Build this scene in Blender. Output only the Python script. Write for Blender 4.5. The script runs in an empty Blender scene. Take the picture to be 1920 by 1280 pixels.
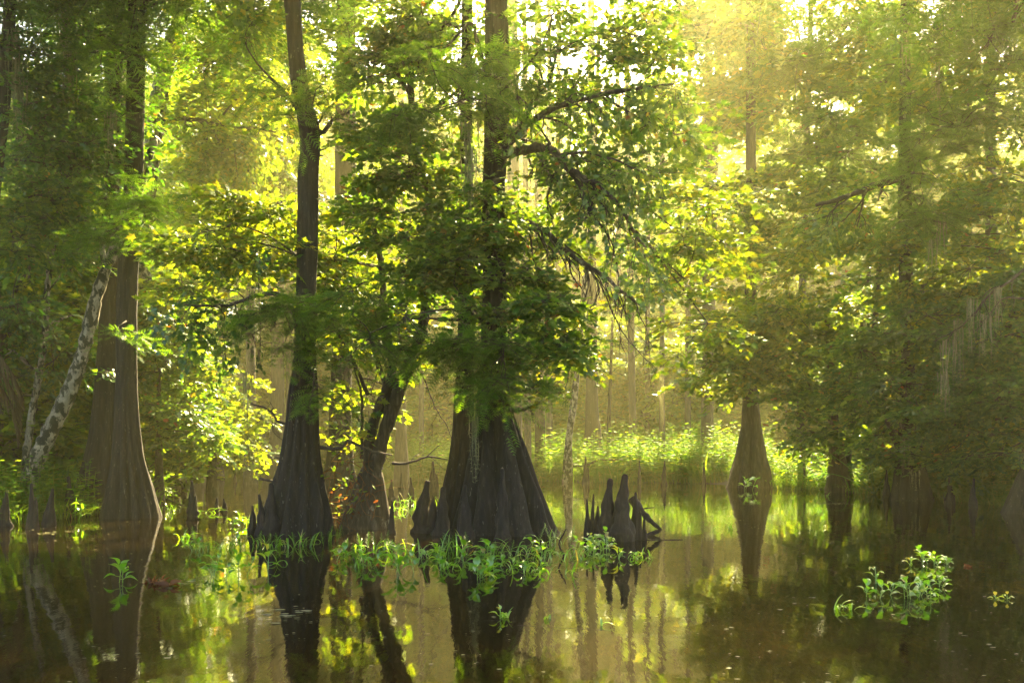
import bpy, math, random
import numpy as np
from mathutils import Vector, noise

# ------------------------------------------------------------------ camera, world, sun, exposure
sc = bpy.context.scene
FPX, HZ, CH = 1867.0, 835.0, 1.2          # focal length in photo pixels, horizon row, camera height
cam = bpy.data.objects.new('camera', bpy.data.cameras.new('camera'))
sc.collection.objects.link(cam)
cam.location = (0, 0, CH)
cam.rotation_euler = (math.radians(90), 0, 0)
cam.data.lens = 35
cam.data.sensor_width = 36
cam.data.shift_y = (HZ - 640) / 1920
cam.data.clip_end = 2000
cam.data.clip_start = 0.05
sc.camera = cam

SUN_EL, SUN_AZ = math.radians(41), math.radians(16)
world = bpy.data.worlds.new('World')
sc.world = world
world.use_nodes = True
wn = world.node_tree
bg = wn.nodes['Background']
sky = wn.nodes.new('ShaderNodeTexSky')
sky.sky_type = 'NISHITA'
sky.sun_disc = False
sky.sun_elevation = SUN_EL
sky.sun_rotation = SUN_AZ
sky.dust_density = 4.0
wn.links.new(sky.outputs[0], bg.inputs[0])
bg.inputs[1].default_value = 0.07
sl = bpy.data.lights.new('sun', 'SUN')
sl.energy = 5.0
sl.angle = math.radians(0.5)
sl.color = (1.0, 0.81, 0.42)
sun = bpy.data.objects.new('sun', sl)
sc.collection.objects.link(sun)
SDIR = Vector((math.sin(SUN_AZ) * math.cos(SUN_EL), math.cos(SUN_AZ) * math.cos(SUN_EL), math.sin(SUN_EL)))
sun.rotation_euler = (-SDIR).to_track_quat('-Z', 'Y').to_euler()
sun.location = SDIR * 80
sc.view_settings.view_transform = 'Standard'
sc.view_settings.look = 'None'
sc.view_settings.gamma = 1
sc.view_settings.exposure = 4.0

cy = sc.cycles
cy.use_denoising = True
try:
    cy.denoiser = 'OPENIMAGEDENOISE'
except Exception:
    pass
try:
    cy.denoising_prefilter = 'NONE'
except Exception:
    pass
cy.max_bounces = 8
cy.diffuse_bounces = 5
cy.glossy_bounces = 3
cy.transmission_bounces = 3
cy.transparent_max_bounces = 6
cy.volume_bounces = 1
cy.caustics_reflective = False
cy.caustics_refractive = False
cy.sample_clamp_indirect = 6.0
cy.use_adaptive_sampling = True
cy.adaptive_threshold = 0.01

# ------------------------------------------------------------------ helpers
random.seed(5)
rng = np.random.default_rng(11)
PI = math.pi


def W(px, py, D):
    return np.array(((px - 960) / FPX * D, D, CH + (HZ - py) / FPX * D))


def DW(py):                                # distance of the water surface seen at photo row py
    return FPX * CH / (py - HZ)


def shore(u):
    return float(np.interp(u, [-1500, -300, 0, 150, 270, 310, 450, 620, 760, 1000, 1350, 1500, 1700, 1920, 2300, 3500],
                           [16, 15.5, 16, 17.5, 21, 34, 50, 52, 37, 34, 32, 28, 24.5, 20, 17, 16]))


def ground_z(x, y):
    if y < 3:
        return -0.7
    u = x / y * FPX + 960
    d = y - shore(u)
    n = noise.noise(Vector((x * .35, y * .35, 3.1))) * .16 + noise.noise(Vector((x * .09, y * .09, 9))) * .25
    return max(-0.7, min(-0.02 + d * .06, 0.4) + n * min(1, max(0.15, (d + 4) / 8)))


def tag(o, label=None, cat=None, group=None, kind=None):
    if label: o['label'] = label
    if cat: o['category'] = cat
    if group: o['group'] = group
    if kind: o['kind'] = kind
    return o


def empty(name, loc, label, cat, group=None, kind=None):
    o = bpy.data.objects.new(name, None)
    o.empty_display_size = .2
    sc.collection.objects.link(o)
    o.location = loc
    return tag(o, label, cat, group, kind)


class MB:
    """collects arrays of tri/quad faces and builds one mesh object"""
    def __init__(self):
        self.v, self.f, self.nv, self.sm = [], [], 0, []

    def add(self, v, f, mat=0, smooth=False):
        v = np.asarray(v, dtype=np.float64).reshape(-1, 3)
        f = np.asarray(f, dtype=np.int64)
        self.v.append(v)
        self.f.append((f + self.nv, mat, smooth))
        self.nv += len(v)

    def mesh(self, name, mats, origin=(0, 0, 0)):
        me = bpy.data.meshes.new(name)
        V = (np.concatenate(self.v) - np.asarray(origin)).astype(np.float32)
        loops = np.concatenate([f.ravel() for f, _, _ in self.f]).astype(np.int32)
        sizes = np.concatenate([np.full(len(f), f.shape[1], np.int32) for f, _, _ in self.f])
        mi = np.concatenate([np.full(len(f), m, np.int32) for f, m, _ in self.f])
        sm = np.concatenate([np.full(len(f), s, bool) for f, _, s in self.f])
        starts = np.concatenate([[0], np.cumsum(sizes)[:-1]]).astype(np.int32)
        me.vertices.add(len(V)); me.vertices.foreach_set('co', V.ravel())
        me.loops.add(len(loops)); me.loops.foreach_set('vertex_index', loops)
        me.polygons.add(len(sizes))
        me.polygons.foreach_set('loop_start', starts)
        me.polygons.foreach_set('material_index', mi)
        me.polygons.foreach_set('use_smooth', sm)
        me.update(calc_edges=True)
        for m in mats: me.materials.append(m)
        return me

    def build(self, name, mats, parent=None, origin=(0, 0, 0), loc=None):
        o = bpy.data.objects.new(name, self.mesh(name, mats, origin))
        sc.collection.objects.link(o)
        if parent is not None: o.parent = parent
        elif loc is not None: o.location = loc
        return o


def smooth_path(pts, step):
    pts = np.asarray(pts, float)
    if len(pts) < 3:
        P = [pts[0], (pts[0] + pts[1]) / 2, pts[1]]
        pts = np.array(P)
    n = len(pts)
    ext = np.vstack([2 * pts[0] - pts[1], pts, 2 * pts[-1] - pts[-2]])
    out = []
    for i in range(n - 1):
        p0, p1, p2, p3 = ext[i:i + 4]
        L = np.linalg.norm(p2[:3] - p1[:3])
        k = max(1, int(round(L / step)))
        for t in np.arange(k) / k:
            out.append(.5 * ((2 * p1) + (-p0 + p2) * t + (2 * p0 - 5 * p1 + 4 * p2 - p3) * t * t + (-p0 + 3 * p1 - 3 * p2 + p3) * t ** 3))
    out.append(pts[-1])
    return np.array(out)


def tube(mb, P, R, segs=6, mat=0, jit=0.0, flat=False):
    """tube along points P with radii R (parallel transported frame)"""
    P = np.asarray(P, float); R = np.asarray(R, float)
    n = len(P)
    T = np.gradient(P, axis=0)
    T /= np.linalg.norm(T, axis=1)[:, None] + 1e-9
    a = np.array((0, 0, 1.0)) if abs(T[0][2]) < .9 else np.array((1.0, 0, 0))
    X = np.cross(T[0], a); X /= np.linalg.norm(X)
    th = np.arange(segs) * 2 * PI / segs
    V = np.zeros((n, segs, 3))
    for i in range(n):
        X = X - T[i] * X.dot(T[i]); X /= np.linalg.norm(X) + 1e-9
        Y = np.cross(T[i], X)
        r = R[i] * (1 + jit * (rng.random(segs) - .5))
        V[i] = P[i] + (np.cos(th) * r)[:, None] * X + (np.sin(th) * r)[:, None] * Y
    ii, jj = np.meshgrid(np.arange(n - 1), np.arange(segs), indexing='ij')
    a0 = ii * segs + jj; a1 = ii * segs + (jj + 1) % segs
    Fq = np.stack([a0, a1, a1 + segs, a0 + segs], -1).reshape(-1, 4)
    base = mb.nv
    mb.add(V.reshape(-1, 3), Fq, mat, not flat)
    tip = np.arange(segs)
    mb.f.append((np.stack([np.full(segs - 2, 0), tip[1:-1], tip[2:]], 1) + base + (n - 1) * segs, mat, False))


def rot_from_axes(x, up):
    """(n,3) x directions and up hints -> (n,3,3) rotation with columns x,y,z"""
    x = x / (np.linalg.norm(x, axis=1)[:, None] + 1e-9)
    y = np.cross(up, x); y /= np.linalg.norm(y, axis=1)[:, None] + 1e-9
    z = np.cross(x, y)
    return np.stack([x, y, z], 2)


def scatter(mb, tpl, P, R, S):
    """tpl = list of (v, f, mat); copies of it at P with rotation R and scale S"""
    n = len(P)
    if n == 0: return
    for v, f, m, s in tpl:
        V = np.einsum('nij,kj->nki', R, v) * S[:, None, None] + P[:, None, :]
        Fn = (f[None] + (np.arange(n) * len(v))[:, None, None]).reshape(-1, f.shape[1])
        mb.add(V.reshape(-1, 3), Fn, m, s)


def rand_dirs(n, updown=0.3):
    a = rng.random(n) * 2 * PI
    z = rng.normal(0, updown, n)
    d = np.stack([np.cos(a), np.sin(a), z], 1)
    return d / np.linalg.norm(d, axis=1)[:, None]


# ------------------------------------------------------------------ materials
def new_mat(name):
    m = bpy.data.materials.new(name)
    m.use_nodes = True
    m.node_tree.nodes.clear()
    return m, m.node_tree.nodes, m.node_tree.links


def ramp(N, stops):
    r = N.new('ShaderNodeValToRGB')
    e = r.color_ramp.elements
    while len(e) < len(stops): e.new(0.5)
    for el, (p, c) in zip(e, stops):
        el.position = p
        el.color = (*c, 1)
    return r


def leaf_mat(name, stops, tint=(1.5, 1.7, .7), trans=.58, gloss=.035, rough=.35):
    m, N, L = new_mat(name)
    geo = N.new('ShaderNodeNewGeometry')
    r = ramp(N, stops)
    L.new(geo.outputs['Random Per Island'], r.inputs[0])
    d = N.new('ShaderNodeBsdfDiffuse'); t = N.new('ShaderNodeBsdfTranslucent'); g = N.new('ShaderNodeBsdfGlossy')
    g.inputs['Roughness'].default_value = rough
    g.inputs['Color'].default_value = (.9, .95, .9, 1)
    mul = N.new('ShaderNodeMix'); mul.data_type = 'RGBA'; mul.blend_type = 'MULTIPLY'
    mul.inputs[0].default_value = 1
    mul.inputs[7].default_value = (*tint, 1)
    mul.clamp_result = False
    L.new(r.outputs[0], mul.inputs[6])
    L.new(r.outputs[0], d.inputs[0]); L.new(mul.outputs[2], t.inputs[0])
    m1 = N.new('ShaderNodeMixShader'); m1.inputs[0].default_value = trans
    L.new(d.outputs[0], m1.inputs[1]); L.new(t.outputs[0], m1.inputs[2])
    m2 = N.new('ShaderNodeMixShader'); m2.inputs[0].default_value = gloss
    L.new(m1.outputs[0], m2.inputs[1]); L.new(g.outputs[0], m2.inputs[2])
    out = N.new('ShaderNodeOutputMaterial')
    L.new(m2.outputs[0], out.inputs[0])
    return m


def bark_mat(name, cols, scale=(9, 9, 1.3), patch=None, patch_scale=5, patch_lo=.55, rough=.85, bump=.6, fleck=None):
    m, N, L = new_mat(name)
    tc = N.new('ShaderNodeTexCoord')
    mp = N.new('ShaderNodeMapping'); mp.inputs['Scale'].default_value = scale
    L.new(tc.outputs['Object'], mp.inputs[0])
    n1 = N.new('ShaderNodeTexNoise'); n1.inputs['Scale'].default_value = 2.2; n1.inputs['Detail'].default_value = 7
    n1.inputs['Roughness'].default_value = .65; n1.inputs['Distortion'].default_value = .6
    L.new(mp.outputs[0], n1.inputs[0])
    r = ramp(N, [(.30, cols[0]), (.52, cols[1]), (.72, cols[2])])
    L.new(n1.outputs['Fac'], r.inputs[0])
    col = r.outputs[0]
    if patch:
        n2 = N.new('ShaderNodeTexNoise'); n2.inputs['Scale'].default_value = patch_scale; n2.inputs['Detail'].default_value = 5
        n2.inputs['Roughness'].default_value = .6
        mp2 = N.new('ShaderNodeMapping'); mp2.inputs['Scale'].default_value = (1, 1, .6)
        L.new(tc.outputs['Object'], mp2.inputs[0]); L.new(mp2.outputs[0], n2.inputs[0])
        r2 = ramp(N, [(patch_lo, (0, 0, 0)), (patch_lo + .06, (1, 1, 1))])
        L.new(n2.outputs['Fac'], r2.inputs[0])
        mx = N.new('ShaderNodeMix'); mx.data_type = 'RGBA'
        L.new(r2.outputs[0], mx.inputs[0]); L.new(col, mx.inputs[6]); mx.inputs[7].default_value = (*patch, 1)
        col = mx.outputs[2]
    if fleck:
        n3 = N.new('ShaderNodeTexNoise'); n3.inputs['Scale'].default_value = 34; n3.inputs['Detail'].default_value = 2
        mp3 = N.new('ShaderNodeMapping'); mp3.inputs['Scale'].default_value = (1, 1, .3)
        L.new(tc.outputs['Object'], mp3.inputs[0]); L.new(mp3.outputs[0], n3.inputs[0])
        r3 = ramp(N, [(.66, (0, 0, 0)), (.72, (1, 1, 1))])
        L.new(n3.outputs['Fac'], r3.inputs[0])
        mx = N.new('ShaderNodeMix'); mx.data_type = 'RGBA'
        L.new(r3.outputs[0], mx.inputs[0]); L.new(col, mx.inputs[6]); mx.inputs[7].default_value = (*fleck, 1)
        col = mx.outputs[2]
    b = N.new('ShaderNodeBump'); b.inputs['Strength'].default_value = bump; b.inputs['Distance'].default_value = .03
    L.new(n1.outputs['Fac'], b.inputs['Height'])
    p = N.new('ShaderNodeBsdfPrincipled')
    p.inputs['Roughness'].default_value = rough
    p.inputs['Specular IOR Level'].default_value = .25
    L.new(col, p.inputs['Base Color']); L.new(b.outputs[0], p.inputs['Normal'])
    out = N.new('ShaderNodeOutputMaterial'); L.new(p.outputs[0], out.inputs[0])
    return m


M = {}
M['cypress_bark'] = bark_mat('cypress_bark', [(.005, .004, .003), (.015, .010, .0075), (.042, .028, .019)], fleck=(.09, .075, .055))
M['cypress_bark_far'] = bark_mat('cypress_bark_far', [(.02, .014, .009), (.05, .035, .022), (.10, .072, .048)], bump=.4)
M['knee_bark'] = bark_mat('knee_bark', [(.007, .005, .004), (.018, .012, .009), (.04, .026, .018)], scale=(11, 11, 2), patch=(.05, .06, .02), patch_lo=.64)
M['white_bark'] = bark_mat('white_bark', [(.12, .10, .07), (.22, .19, .13), (.34, .30, .22)], scale=(5, 5, 3), patch=(.02, .02, .011), patch_scale=10, patch_lo=.46, bump=.35)
M['grey_bark'] = bark_mat('grey_bark', [(.025, .018, .012), (.06, .046, .032), (.14, .115, .08)], scale=(6, 6, 2), patch=(.02, .02, .012), patch_lo=.56, bump=.4)
M['maple_bark'] = bark_mat('maple_bark', [(.015, .010, .007), (.04, .028, .019), (.12, .095, .065)], scale=(10, 10, 1.2), patch=(.22, .20, .15), patch_lo=.63)
M['twig'] = bark_mat('twig', [(.02, .014, .010), (.045, .032, .022), (.09, .07, .05)], scale=(20, 20, 20), bump=.1)

G = lambda *s: list(s)
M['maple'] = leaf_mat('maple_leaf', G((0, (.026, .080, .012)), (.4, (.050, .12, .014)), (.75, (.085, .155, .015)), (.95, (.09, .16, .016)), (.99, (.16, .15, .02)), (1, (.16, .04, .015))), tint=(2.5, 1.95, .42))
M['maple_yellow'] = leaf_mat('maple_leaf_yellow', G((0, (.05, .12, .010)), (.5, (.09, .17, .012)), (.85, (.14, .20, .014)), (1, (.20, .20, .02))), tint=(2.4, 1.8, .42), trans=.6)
M['cypress_leaf'] = leaf_mat('cypress_leaf', G((0, (.034, .10, .009)), (.5, (.058, .14, .011)), (1, (.095, .17, .014))), tint=(2.0, 1.75, .4), trans=.5, gloss=.03)
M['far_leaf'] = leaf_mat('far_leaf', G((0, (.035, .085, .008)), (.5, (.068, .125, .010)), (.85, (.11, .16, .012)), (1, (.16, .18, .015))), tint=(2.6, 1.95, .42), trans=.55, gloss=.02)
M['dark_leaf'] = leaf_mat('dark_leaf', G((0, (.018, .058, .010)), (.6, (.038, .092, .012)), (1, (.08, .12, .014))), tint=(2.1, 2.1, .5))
M['grass'] = leaf_mat('grass_blade', G((0, (.055, .15, .010)), (.6, (.10, .21, .014)), (.92, (.16, .23, .02)), (1, (.20, .16, .06))), tint=(1.9, 1.9, .4), gloss=.06)
M['water_leaf'] = leaf_mat('water_leaf', G((0, (.06, .17, .010)), (.6, (.11, .23, .015)), (.93, (.18, .25, .02)), (.97, (.20, .16, .04)), (1, (.14, .07, .02))), tint=(1.9, 1.9, .4), gloss=.07, rough=.3)
M['herb'] = leaf_mat('herb_leaf', G((0, (.05, .13, .012)), (.6, (.085, .17, .018)), (.95, (.13, .18, .02)), (1, (.20, .17, .06))), tint=(1.7, 1.5, .4), gloss=.005)
M['dead_leaf'] = leaf_mat('dead_leaf', G((0, (.06, .025, .010)), (.5, (.11, .045, .014)), (1, (.17, .10, .035))), tint=(1.5, 1.0, .4), trans=.45, gloss=.01)
M['moss'] = leaf_mat('moss_strand', G((0, (.09, .10, .05)), (.5, (.16, .16, .09)), (1, (.26, .24, .14))), tint=(1.3, 1.2, .9), trans=.35, gloss=.01)
M['dry_frond'] = leaf_mat('dry_frond', G((0, (.025, .017, .01)), (.5, (.05, .035, .018)), (1, (.09, .065, .035))), tint=(1.2, 1, .7), trans=.25, gloss=.0)


def water_mat():
    m, N, L = new_mat('swamp_water')
    tc = N.new('ShaderNodeTexCoord')
    mp = N.new('ShaderNodeMapping'); mp.inputs['Scale'].default_value = (1.0, .5, 1)
    L.new(tc.outputs['Object'], mp.inputs[0])
    n1 = N.new('ShaderNodeTexNoise'); n1.inputs['Scale'].default_value = 1.6; n1.inputs['Detail'].default_value = 3
    L.new(mp.outputs[0], n1.inputs[0])
    n2 = N.new('ShaderNodeTexNoise'); n2.inputs['Scale'].default_value = 26; n2.inputs['Detail'].default_value = 2
    mp2 = N.new('ShaderNodeMapping'); mp2.inputs['Scale'].default_value = (1.6, .35, 1)
    L.new(tc.outputs['Object'], mp2.inputs[0]); L.new(mp2.outputs[0], n2.inputs[0])
    ad = N.new('ShaderNodeMath'); ad.operation = 'MULTIPLY_ADD'; ad.inputs[1].default_value = .05
    L.new(n2.outputs['Fac'], ad.inputs[0]); L.new(n1.outputs['Fac'], ad.inputs[2])
    b = N.new('ShaderNodeBump'); b.inputs['Strength'].default_value = .10; b.inputs['Distance'].default_value = .05
    L.new(ad.outputs[0], b.inputs['Height'])
    p = N.new('ShaderNodeBsdfPrincipled')
    p.inputs['Base Color'].default_value = (.005, .003, .001, 1)
    p.inputs['Roughness'].default_value = .035
    p.inputs['IOR'].default_value = 1.5
    L.new(b.outputs[0], p.inputs['Normal'])
    out = N.new('ShaderNodeOutputMaterial'); L.new(p.outputs[0], out.inputs[0])
    return m


def ground_mat():
    m, N, L = new_mat('swamp_soil')
    tc = N.new('ShaderNodeTexCoord')
    n1 = N.new('ShaderNodeTexNoise'); n1.inputs['Scale'].default_value = 1.5; n1.inputs['Detail'].default_value = 8
    L.new(tc.outputs['Object'], n1.inputs[0])
    r = ramp(N, [(.3, (.010, .008, .005)), (.55, (.025, .024, .010)), (.75, (.03, .045, .012))])
    L.new(n1.outputs['Fac'], r.inputs[0])
    b = N.new('ShaderNodeBump'); b.inputs['Strength'].default_value = .7; b.inputs['Distance'].default_value = .1
    L.new(n1.outputs['Fac'], b.inputs['Height'])
    p = N.new('ShaderNodeBsdfPrincipled'); p.inputs['Roughness'].default_value = .9
    L.new(r.outputs[0], p.inputs['Base Color']); L.new(b.outputs[0], p.inputs['Normal'])
    out = N.new('ShaderNodeOutputMaterial'); L.new(p.outputs[0], out.inputs[0])
    return m


# ------------------------------------------------------------------ setting: ground and water
def grid_sheet(xs, ys, zf):
    mb = MB()
    X, Y = np.meshgrid(xs, ys, indexing='ij')
    Z = np.array([[zf(x, y) for y in ys] for x in xs])
    V = np.stack([X, Y, Z], -1).reshape(-1, 3)
    nx, ny = len(xs), len(ys)
    ii, jj = np.meshgrid(np.arange(nx - 1), np.arange(ny - 1), indexing='ij')
    a = ii * ny + jj
    mb.add(V, np.stack([a, a + ny, a + ny + 1, a + 1], -1).reshape(-1, 4), 0, True)
    return mb


xs = np.concatenate([[-900, -400, -200, -120], np.arange(-80, 80.1, 1.0), [120, 200, 400, 900]])
ys = np.concatenate([[-300, -100, -40, -10], np.arange(2, 90.1, 1.0), [100, 120, 160, 250, 500, 1200]])
g = grid_sheet(xs, ys, ground_z).build('ground', [ground_mat()])
g['kind'] = 'structure'
w = MB()
w.add([(-900, -300, 0), (900, -300, 0), (900, 1200, 0), (-900, 1200, 0)], [(0, 1, 2, 3)])
w = w.build('water', [water_mat()])
w['kind'] = 'structure'

# ------------------------------------------------------------------ leaf and spray templates
def fan(outline, c):
    v = np.vstack([c, outline]); n = len(outline)
    f = np.array([(0, 1 + i, 1 + (i + 1) % n) for i in range(n)])
    return v, f


def leaf_maple():
    half = [(.08, .10), (-.06, .34), (.22, .24), (.47, .52), (.50, .20), (.74, .24), (.72, .10)]
    out = [(0, 0)] + [(x, -y) for x, y in half] + [(1.05, 0)] + [(x, y) for x, y in reversed(half)]
    o = np.array([(x, y, -.22 * abs(y) - .16 * x * x) for x, y in out])
    return fan(o, np.array([(.22, 0, .02)]))


def leaf_star():                            # lighter maple leaf for the middle distance
    out = [(0, 0), (.1, -.40), (.45, -.20), (.62, -.36), (1, 0), (.62, .36), (.45, .20), (.1, .40)]
    o = np.array([(x, y, -.2 * abs(y) - .14 * x * x) for x, y in out])
    v = o
    f = np.array([(0, 1, 2), (2, 3, 4), (4, 5, 6), (6, 7, 0), (0, 2, 6), (2, 4, 6)])
    return v, f


def leaf_oval():
    v = np.array([(0, 0, 0), (.35, -.22, -.03), (.72, -.17, -.06), (1, 0, -.12), (.72, .17, -.06), (.35, .22, -.03), (.5, 0, .0)])
    f = np.array([(0, 1, 6), (1, 2, 6), (2, 3, 6), (3, 4, 6), (4, 5, 6), (5, 0, 6)])
    return v, f


def leaf_feather(n=8):
    V, Fc = [], []
    for i in range(n):
        t = (i + .5) / n
        L = .30 * math.sin(PI * min(1, t * .75 + .22)) + .03
        for s in (-1, 1):
            k = len(V)
            x = t
            V += [(x - .036, 0, -.1 * x * x), (x + .036, 0, -.1 * x * x), (x + L * .55, s * L, -.1 * x * x - .06 * L)]
            Fc.append((k, k + 1, k + 2))
    k = len(V)
    V += [(0, -.012, 0), (0, .012, 0), (1.02, 0, -.1)]
    Fc.append((k, k + 1, k + 2))
    return np.array(V), np.array(Fc)


def spray(leaf, nleaf, L=.6, size=.1, droop=.25, spread=1.0, tilt=.45, twig_r=.004, updown=.25, fwd=.9, side_off=.12):
    """one twig along +x with leaves; list of (v,f,mat,smooth) with leaf mat 0 and twig mat 1"""
    lv, lf = leaf
    mb = MB()
    t = np.linspace(0, 1, 5)
    zz = lambda x: -droop * x * x * L
    P = np.stack([t * L, np.sin(t * 3 + rng.random() * 6) * .03 * L, zz(t)], 1)
    tube(mb, P, twig_r * (1.25 - t), 3, 1)
    n = nleaf
    tt = np.sqrt(rng.random(n)) if n > 4 else rng.random(n)
    tt = np.clip(np.linspace(.12, 1, n) + rng.normal(0, .03, n), .05, 1)
    s = np.where(np.arange(n) % 2 == 0, 1, -1) * (rng.random(n) < .92).astype(int)
    off = side_off * spread * (1.25 - tt * .8) * (.5 + rng.random(n) * .9)
    pos = np.stack([tt * L + rng.normal(0, .012, n), s * off, zz(tt) + rng.normal(0, .02 + .04 * updown, n)], 1)
    ang = s * (fwd * (1.1 - tt * .9) + rng.normal(0, .3, n))
    d = np.stack([np.cos(ang), np.sin(ang), rng.normal(-.12, updown, n)], 1)
    up = np.stack([rng.normal(0, tilt, n), rng.normal(0, tilt, n), np.ones(n)], 1)
    scatter(mb, [(lv, lf, 0, False)], pos, rot_from_axes(d, up), size * (.7 + rng.random(n) * .55))
    # side twiglets
    for i in range(n):
        if off[i] > .05:
            a = np.array([tt[i] * L - off[i] * .6, 0, zz(max(0, tt[i] - .1))]); b = pos[i]
            q = np.array([a, a + (0, 0, .004), b])
            mb.add(q, [(0, 1, 2)], 1)
    out = []
    off2 = 0
    # regroup by material
    V = np.concatenate(mb.v)
    for f, m, s_ in mb.f:
        used, inv = np.unique(f, return_inverse=True)
        out.append((V[used], inv.reshape(f.shape), m, False))
    # merge same (mat, width)
    res = {}
    for v, f, m, s_ in out:
        key = (m, f.shape[1])
        if key not in res: res[key] = [[], [], 0]
        e = res[key]; e[0].append(v); e[1].append(f + e[2]); e[2] += len(v)
    return [(np.concatenate(e[0]), np.concatenate(e[1]), k[0], False) for k, e in res.items()]


TPL = {
    'maple': [spray(leaf_maple(), 15, L=.55, size=.105) for _ in range(6)],
    'maple_mid': [spray(leaf_star(), 20, L=.8, size=.14, side_off=.2) for _ in range(6)],
    'oval': [spray(leaf_oval(), 22, L=.7, size=.11, tilt=.7, updown=.45, side_off=.14) for _ in range(6)],
    'cypress': [spray(leaf_feather(6), 15, L=.5, size=.19, droop=.5, tilt=.25, updown=.12, fwd=1.0, side_off=.06) for _ in range(6)],
    'cypress_mid': [spray(leaf_feather(4), 18, L=.8, size=.28, droop=.55, tilt=.3, updown=.18, fwd=1.0, side_off=.1) for _ in range(6)],
    'far': [spray(leaf_oval(), 26, L=1.3, size=.24, tilt=.8, updown=.5, side_off=.4, twig_r=.012) for _ in range(6)],
}


DENS = .36


def clump_noise(P, s=1.1, seed=0.0):
    return np.array([noise.noise(Vector((p[0] * s + seed, p[1] * s, p[2] * s * 1.3))) for p in P])


def foliage(mb, kind, C, R, nodes_, per=9, reach=.35, scale=1.0, attach=None, twig_mat=1, thr=-.05, tiers=.5, spread_up=.25, limb_r=.012):
    """leafy sprays round nodes in an ellipsoid; thin branches join each node to the blob's centre or attach point"""
    C = np.asarray(C, float); R = np.asarray(R, float); nodes = max(1, int(nodes_ * DENS))
    cand = rng.normal(0, 1, (nodes * 6, 3)); cand /= np.linalg.norm(cand, axis=1)[:, None]
    cand *= (rng.random(len(cand)) ** .42 * rng.uniform(.8, 1.35, len(cand)))[:, None]
    cand = C + cand * R
    if tiers > 0:
        cand[:, 2] = np.round(cand[:, 2] / tiers) * tiers + rng.normal(0, .07, len(cand)) * tiers * 2
    keep = clump_noise(cand, 1.0 / max(.5, float(R.mean()) * .55), seed=C[0]) > thr
    cand = cand[keep][:nodes]
    tpls = TPL[kind]
    hub = np.asarray(attach if attach is not None else C, float)
    # secondary hubs along the way
    nh = max(1, len(cand) // 9)
    hubs = cand[:nh] * .55 + C * .45
    for h in hubs:
        mid = (hub + h) / 2 + rng.normal(0, .06, 3) * np.linalg.norm(h - hub) + (0, 0, .05 * np.linalg.norm(h - hub))
        P = smooth_path([hub, mid, h], .35)
        tube(mb, P, np.linspace(limb_r * 1.6, limb_r * .8, len(P)), 5, twig_mat)
    for p in cand:
        h = hubs[np.argmin(np.linalg.norm(hubs - p, axis=1))]
        d = np.linalg.norm(p - h)
        mid = (h + p) / 2 + rng.normal(0, .12, 3) * d
        tube(mb, [h, h * .5 + mid * .5 + rng.normal(0, .03, 3) * d, mid, (mid + p) / 2 + rng.normal(0, .04, 3) * d, p], np.linspace(limb_r * .7, limb_r * .3, 5), 4, twig_mat)
    n = len(cand) * per
    P0 = np.repeat(cand, per, axis=0) + rng.normal(0, .10, (n, 3)) * reach * scale
    out = P0 - C; out[:, 2] = 0
    out /= np.linalg.norm(out, axis=1)[:, None] + 1e-6
    d = rand_dirs(n, spread_up) + out * .6
    up = np.stack([rng.normal(0, .25, n), rng.normal(0, .25, n), np.ones(n)], 1)
    Rm = rot_from_axes(d, up)
    S = scale * (.7 + rng.random(n) * .6)
    which = rng.integers(0, len(tpls), n)
    for k, tpl in enumerate(tpls):
        s = which == k
        scatter(mb, tpl, P0[s] + Rm[s][:, :, 0] * 0, Rm[s], S[s])


# ------------------------------------------------------------------ trunks
def fluted(mb, rows, ridges=9, depth=.35, segs=64, seed=0, step=.09, mat=0, flare_from=None, squash=.85, rough=.03, zf=2.2):
    """rows: (x, y, z, r). A trunk whose silhouette radius is r, grooved where it flares"""
    rows = sorted(rows, key=lambda r: r[2])
    P = smooth_path(np.array(rows, float), step)
    r0 = min(r[3] for r in rows if True)
    top_r = rows[-1][3]
    th = np.arange(segs) * 2 * PI / segs
    rs = np.random.default_rng(seed)
    ph = rs.random(4) * 6.28
    V = np.zeros((len(P), segs, 3))
    base_r = float(np.percentile([r[3] for r in rows], 30))
    zmin = P[0][2]
    for i, (x, y, z, r) in enumerate(P):
        fl = np.clip((r / base_r - 1) * .9, 0, 1)
        wob = .35 * math.sin(z * .9 + ph[0])
        a = ridges * th + wob + 1.3 * np.sin(2 * th + ph[1]) + .8 * np.sin(3 * th + ph[2])
        ridge = np.abs(np.cos(a / 2)) ** .8
        k = 1 - depth * fl * (1 - ridge) - .04 * (1 - np.abs(np.cos(a * 1.5 + ph[3])))
        nz = np.array([noise.noise(Vector((math.cos(t) * 1.7 + seed, math.sin(t) * 1.7, z * zf))) for t in th])
        k = k * (1 + rough * 2.2 * nz)
        rr = r * k
        V[i, :, 0] = x + np.cos(th) * rr
        V[i, :, 1] = y + np.sin(th) * rr * squash
        V[i, :, 2] = z
    n = len(P)
    ii, jj = np.meshgrid(np.arange(n - 1), np.arange(segs), indexing='ij')
    a0 = ii * segs + jj; a1 = ii * segs + (jj + 1) % segs
    base = mb.nv
    mb.add(V.reshape(-1, 3), np.stack([a0, a1, a1 + segs, a0 + segs], -1).reshape(-1, 4), mat, True)
    t = np.arange(segs)
    mb.f.append((np.stack([np.full(segs - 2, 0), t[1:-1], t[2:]], 1) + base + (n - 1) * segs, mat, False))


def prof(rows, D):
    """(pxl, pxr, py) in photo pixels at distance D -> (x,y,z,r)"""
    out = []
    for a, b, py in rows:
        c = W((a + b) / 2, py, D)
        out.append((c[0], c[1], c[2], (b - a) / 2 / FPX * D))
    return out


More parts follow.
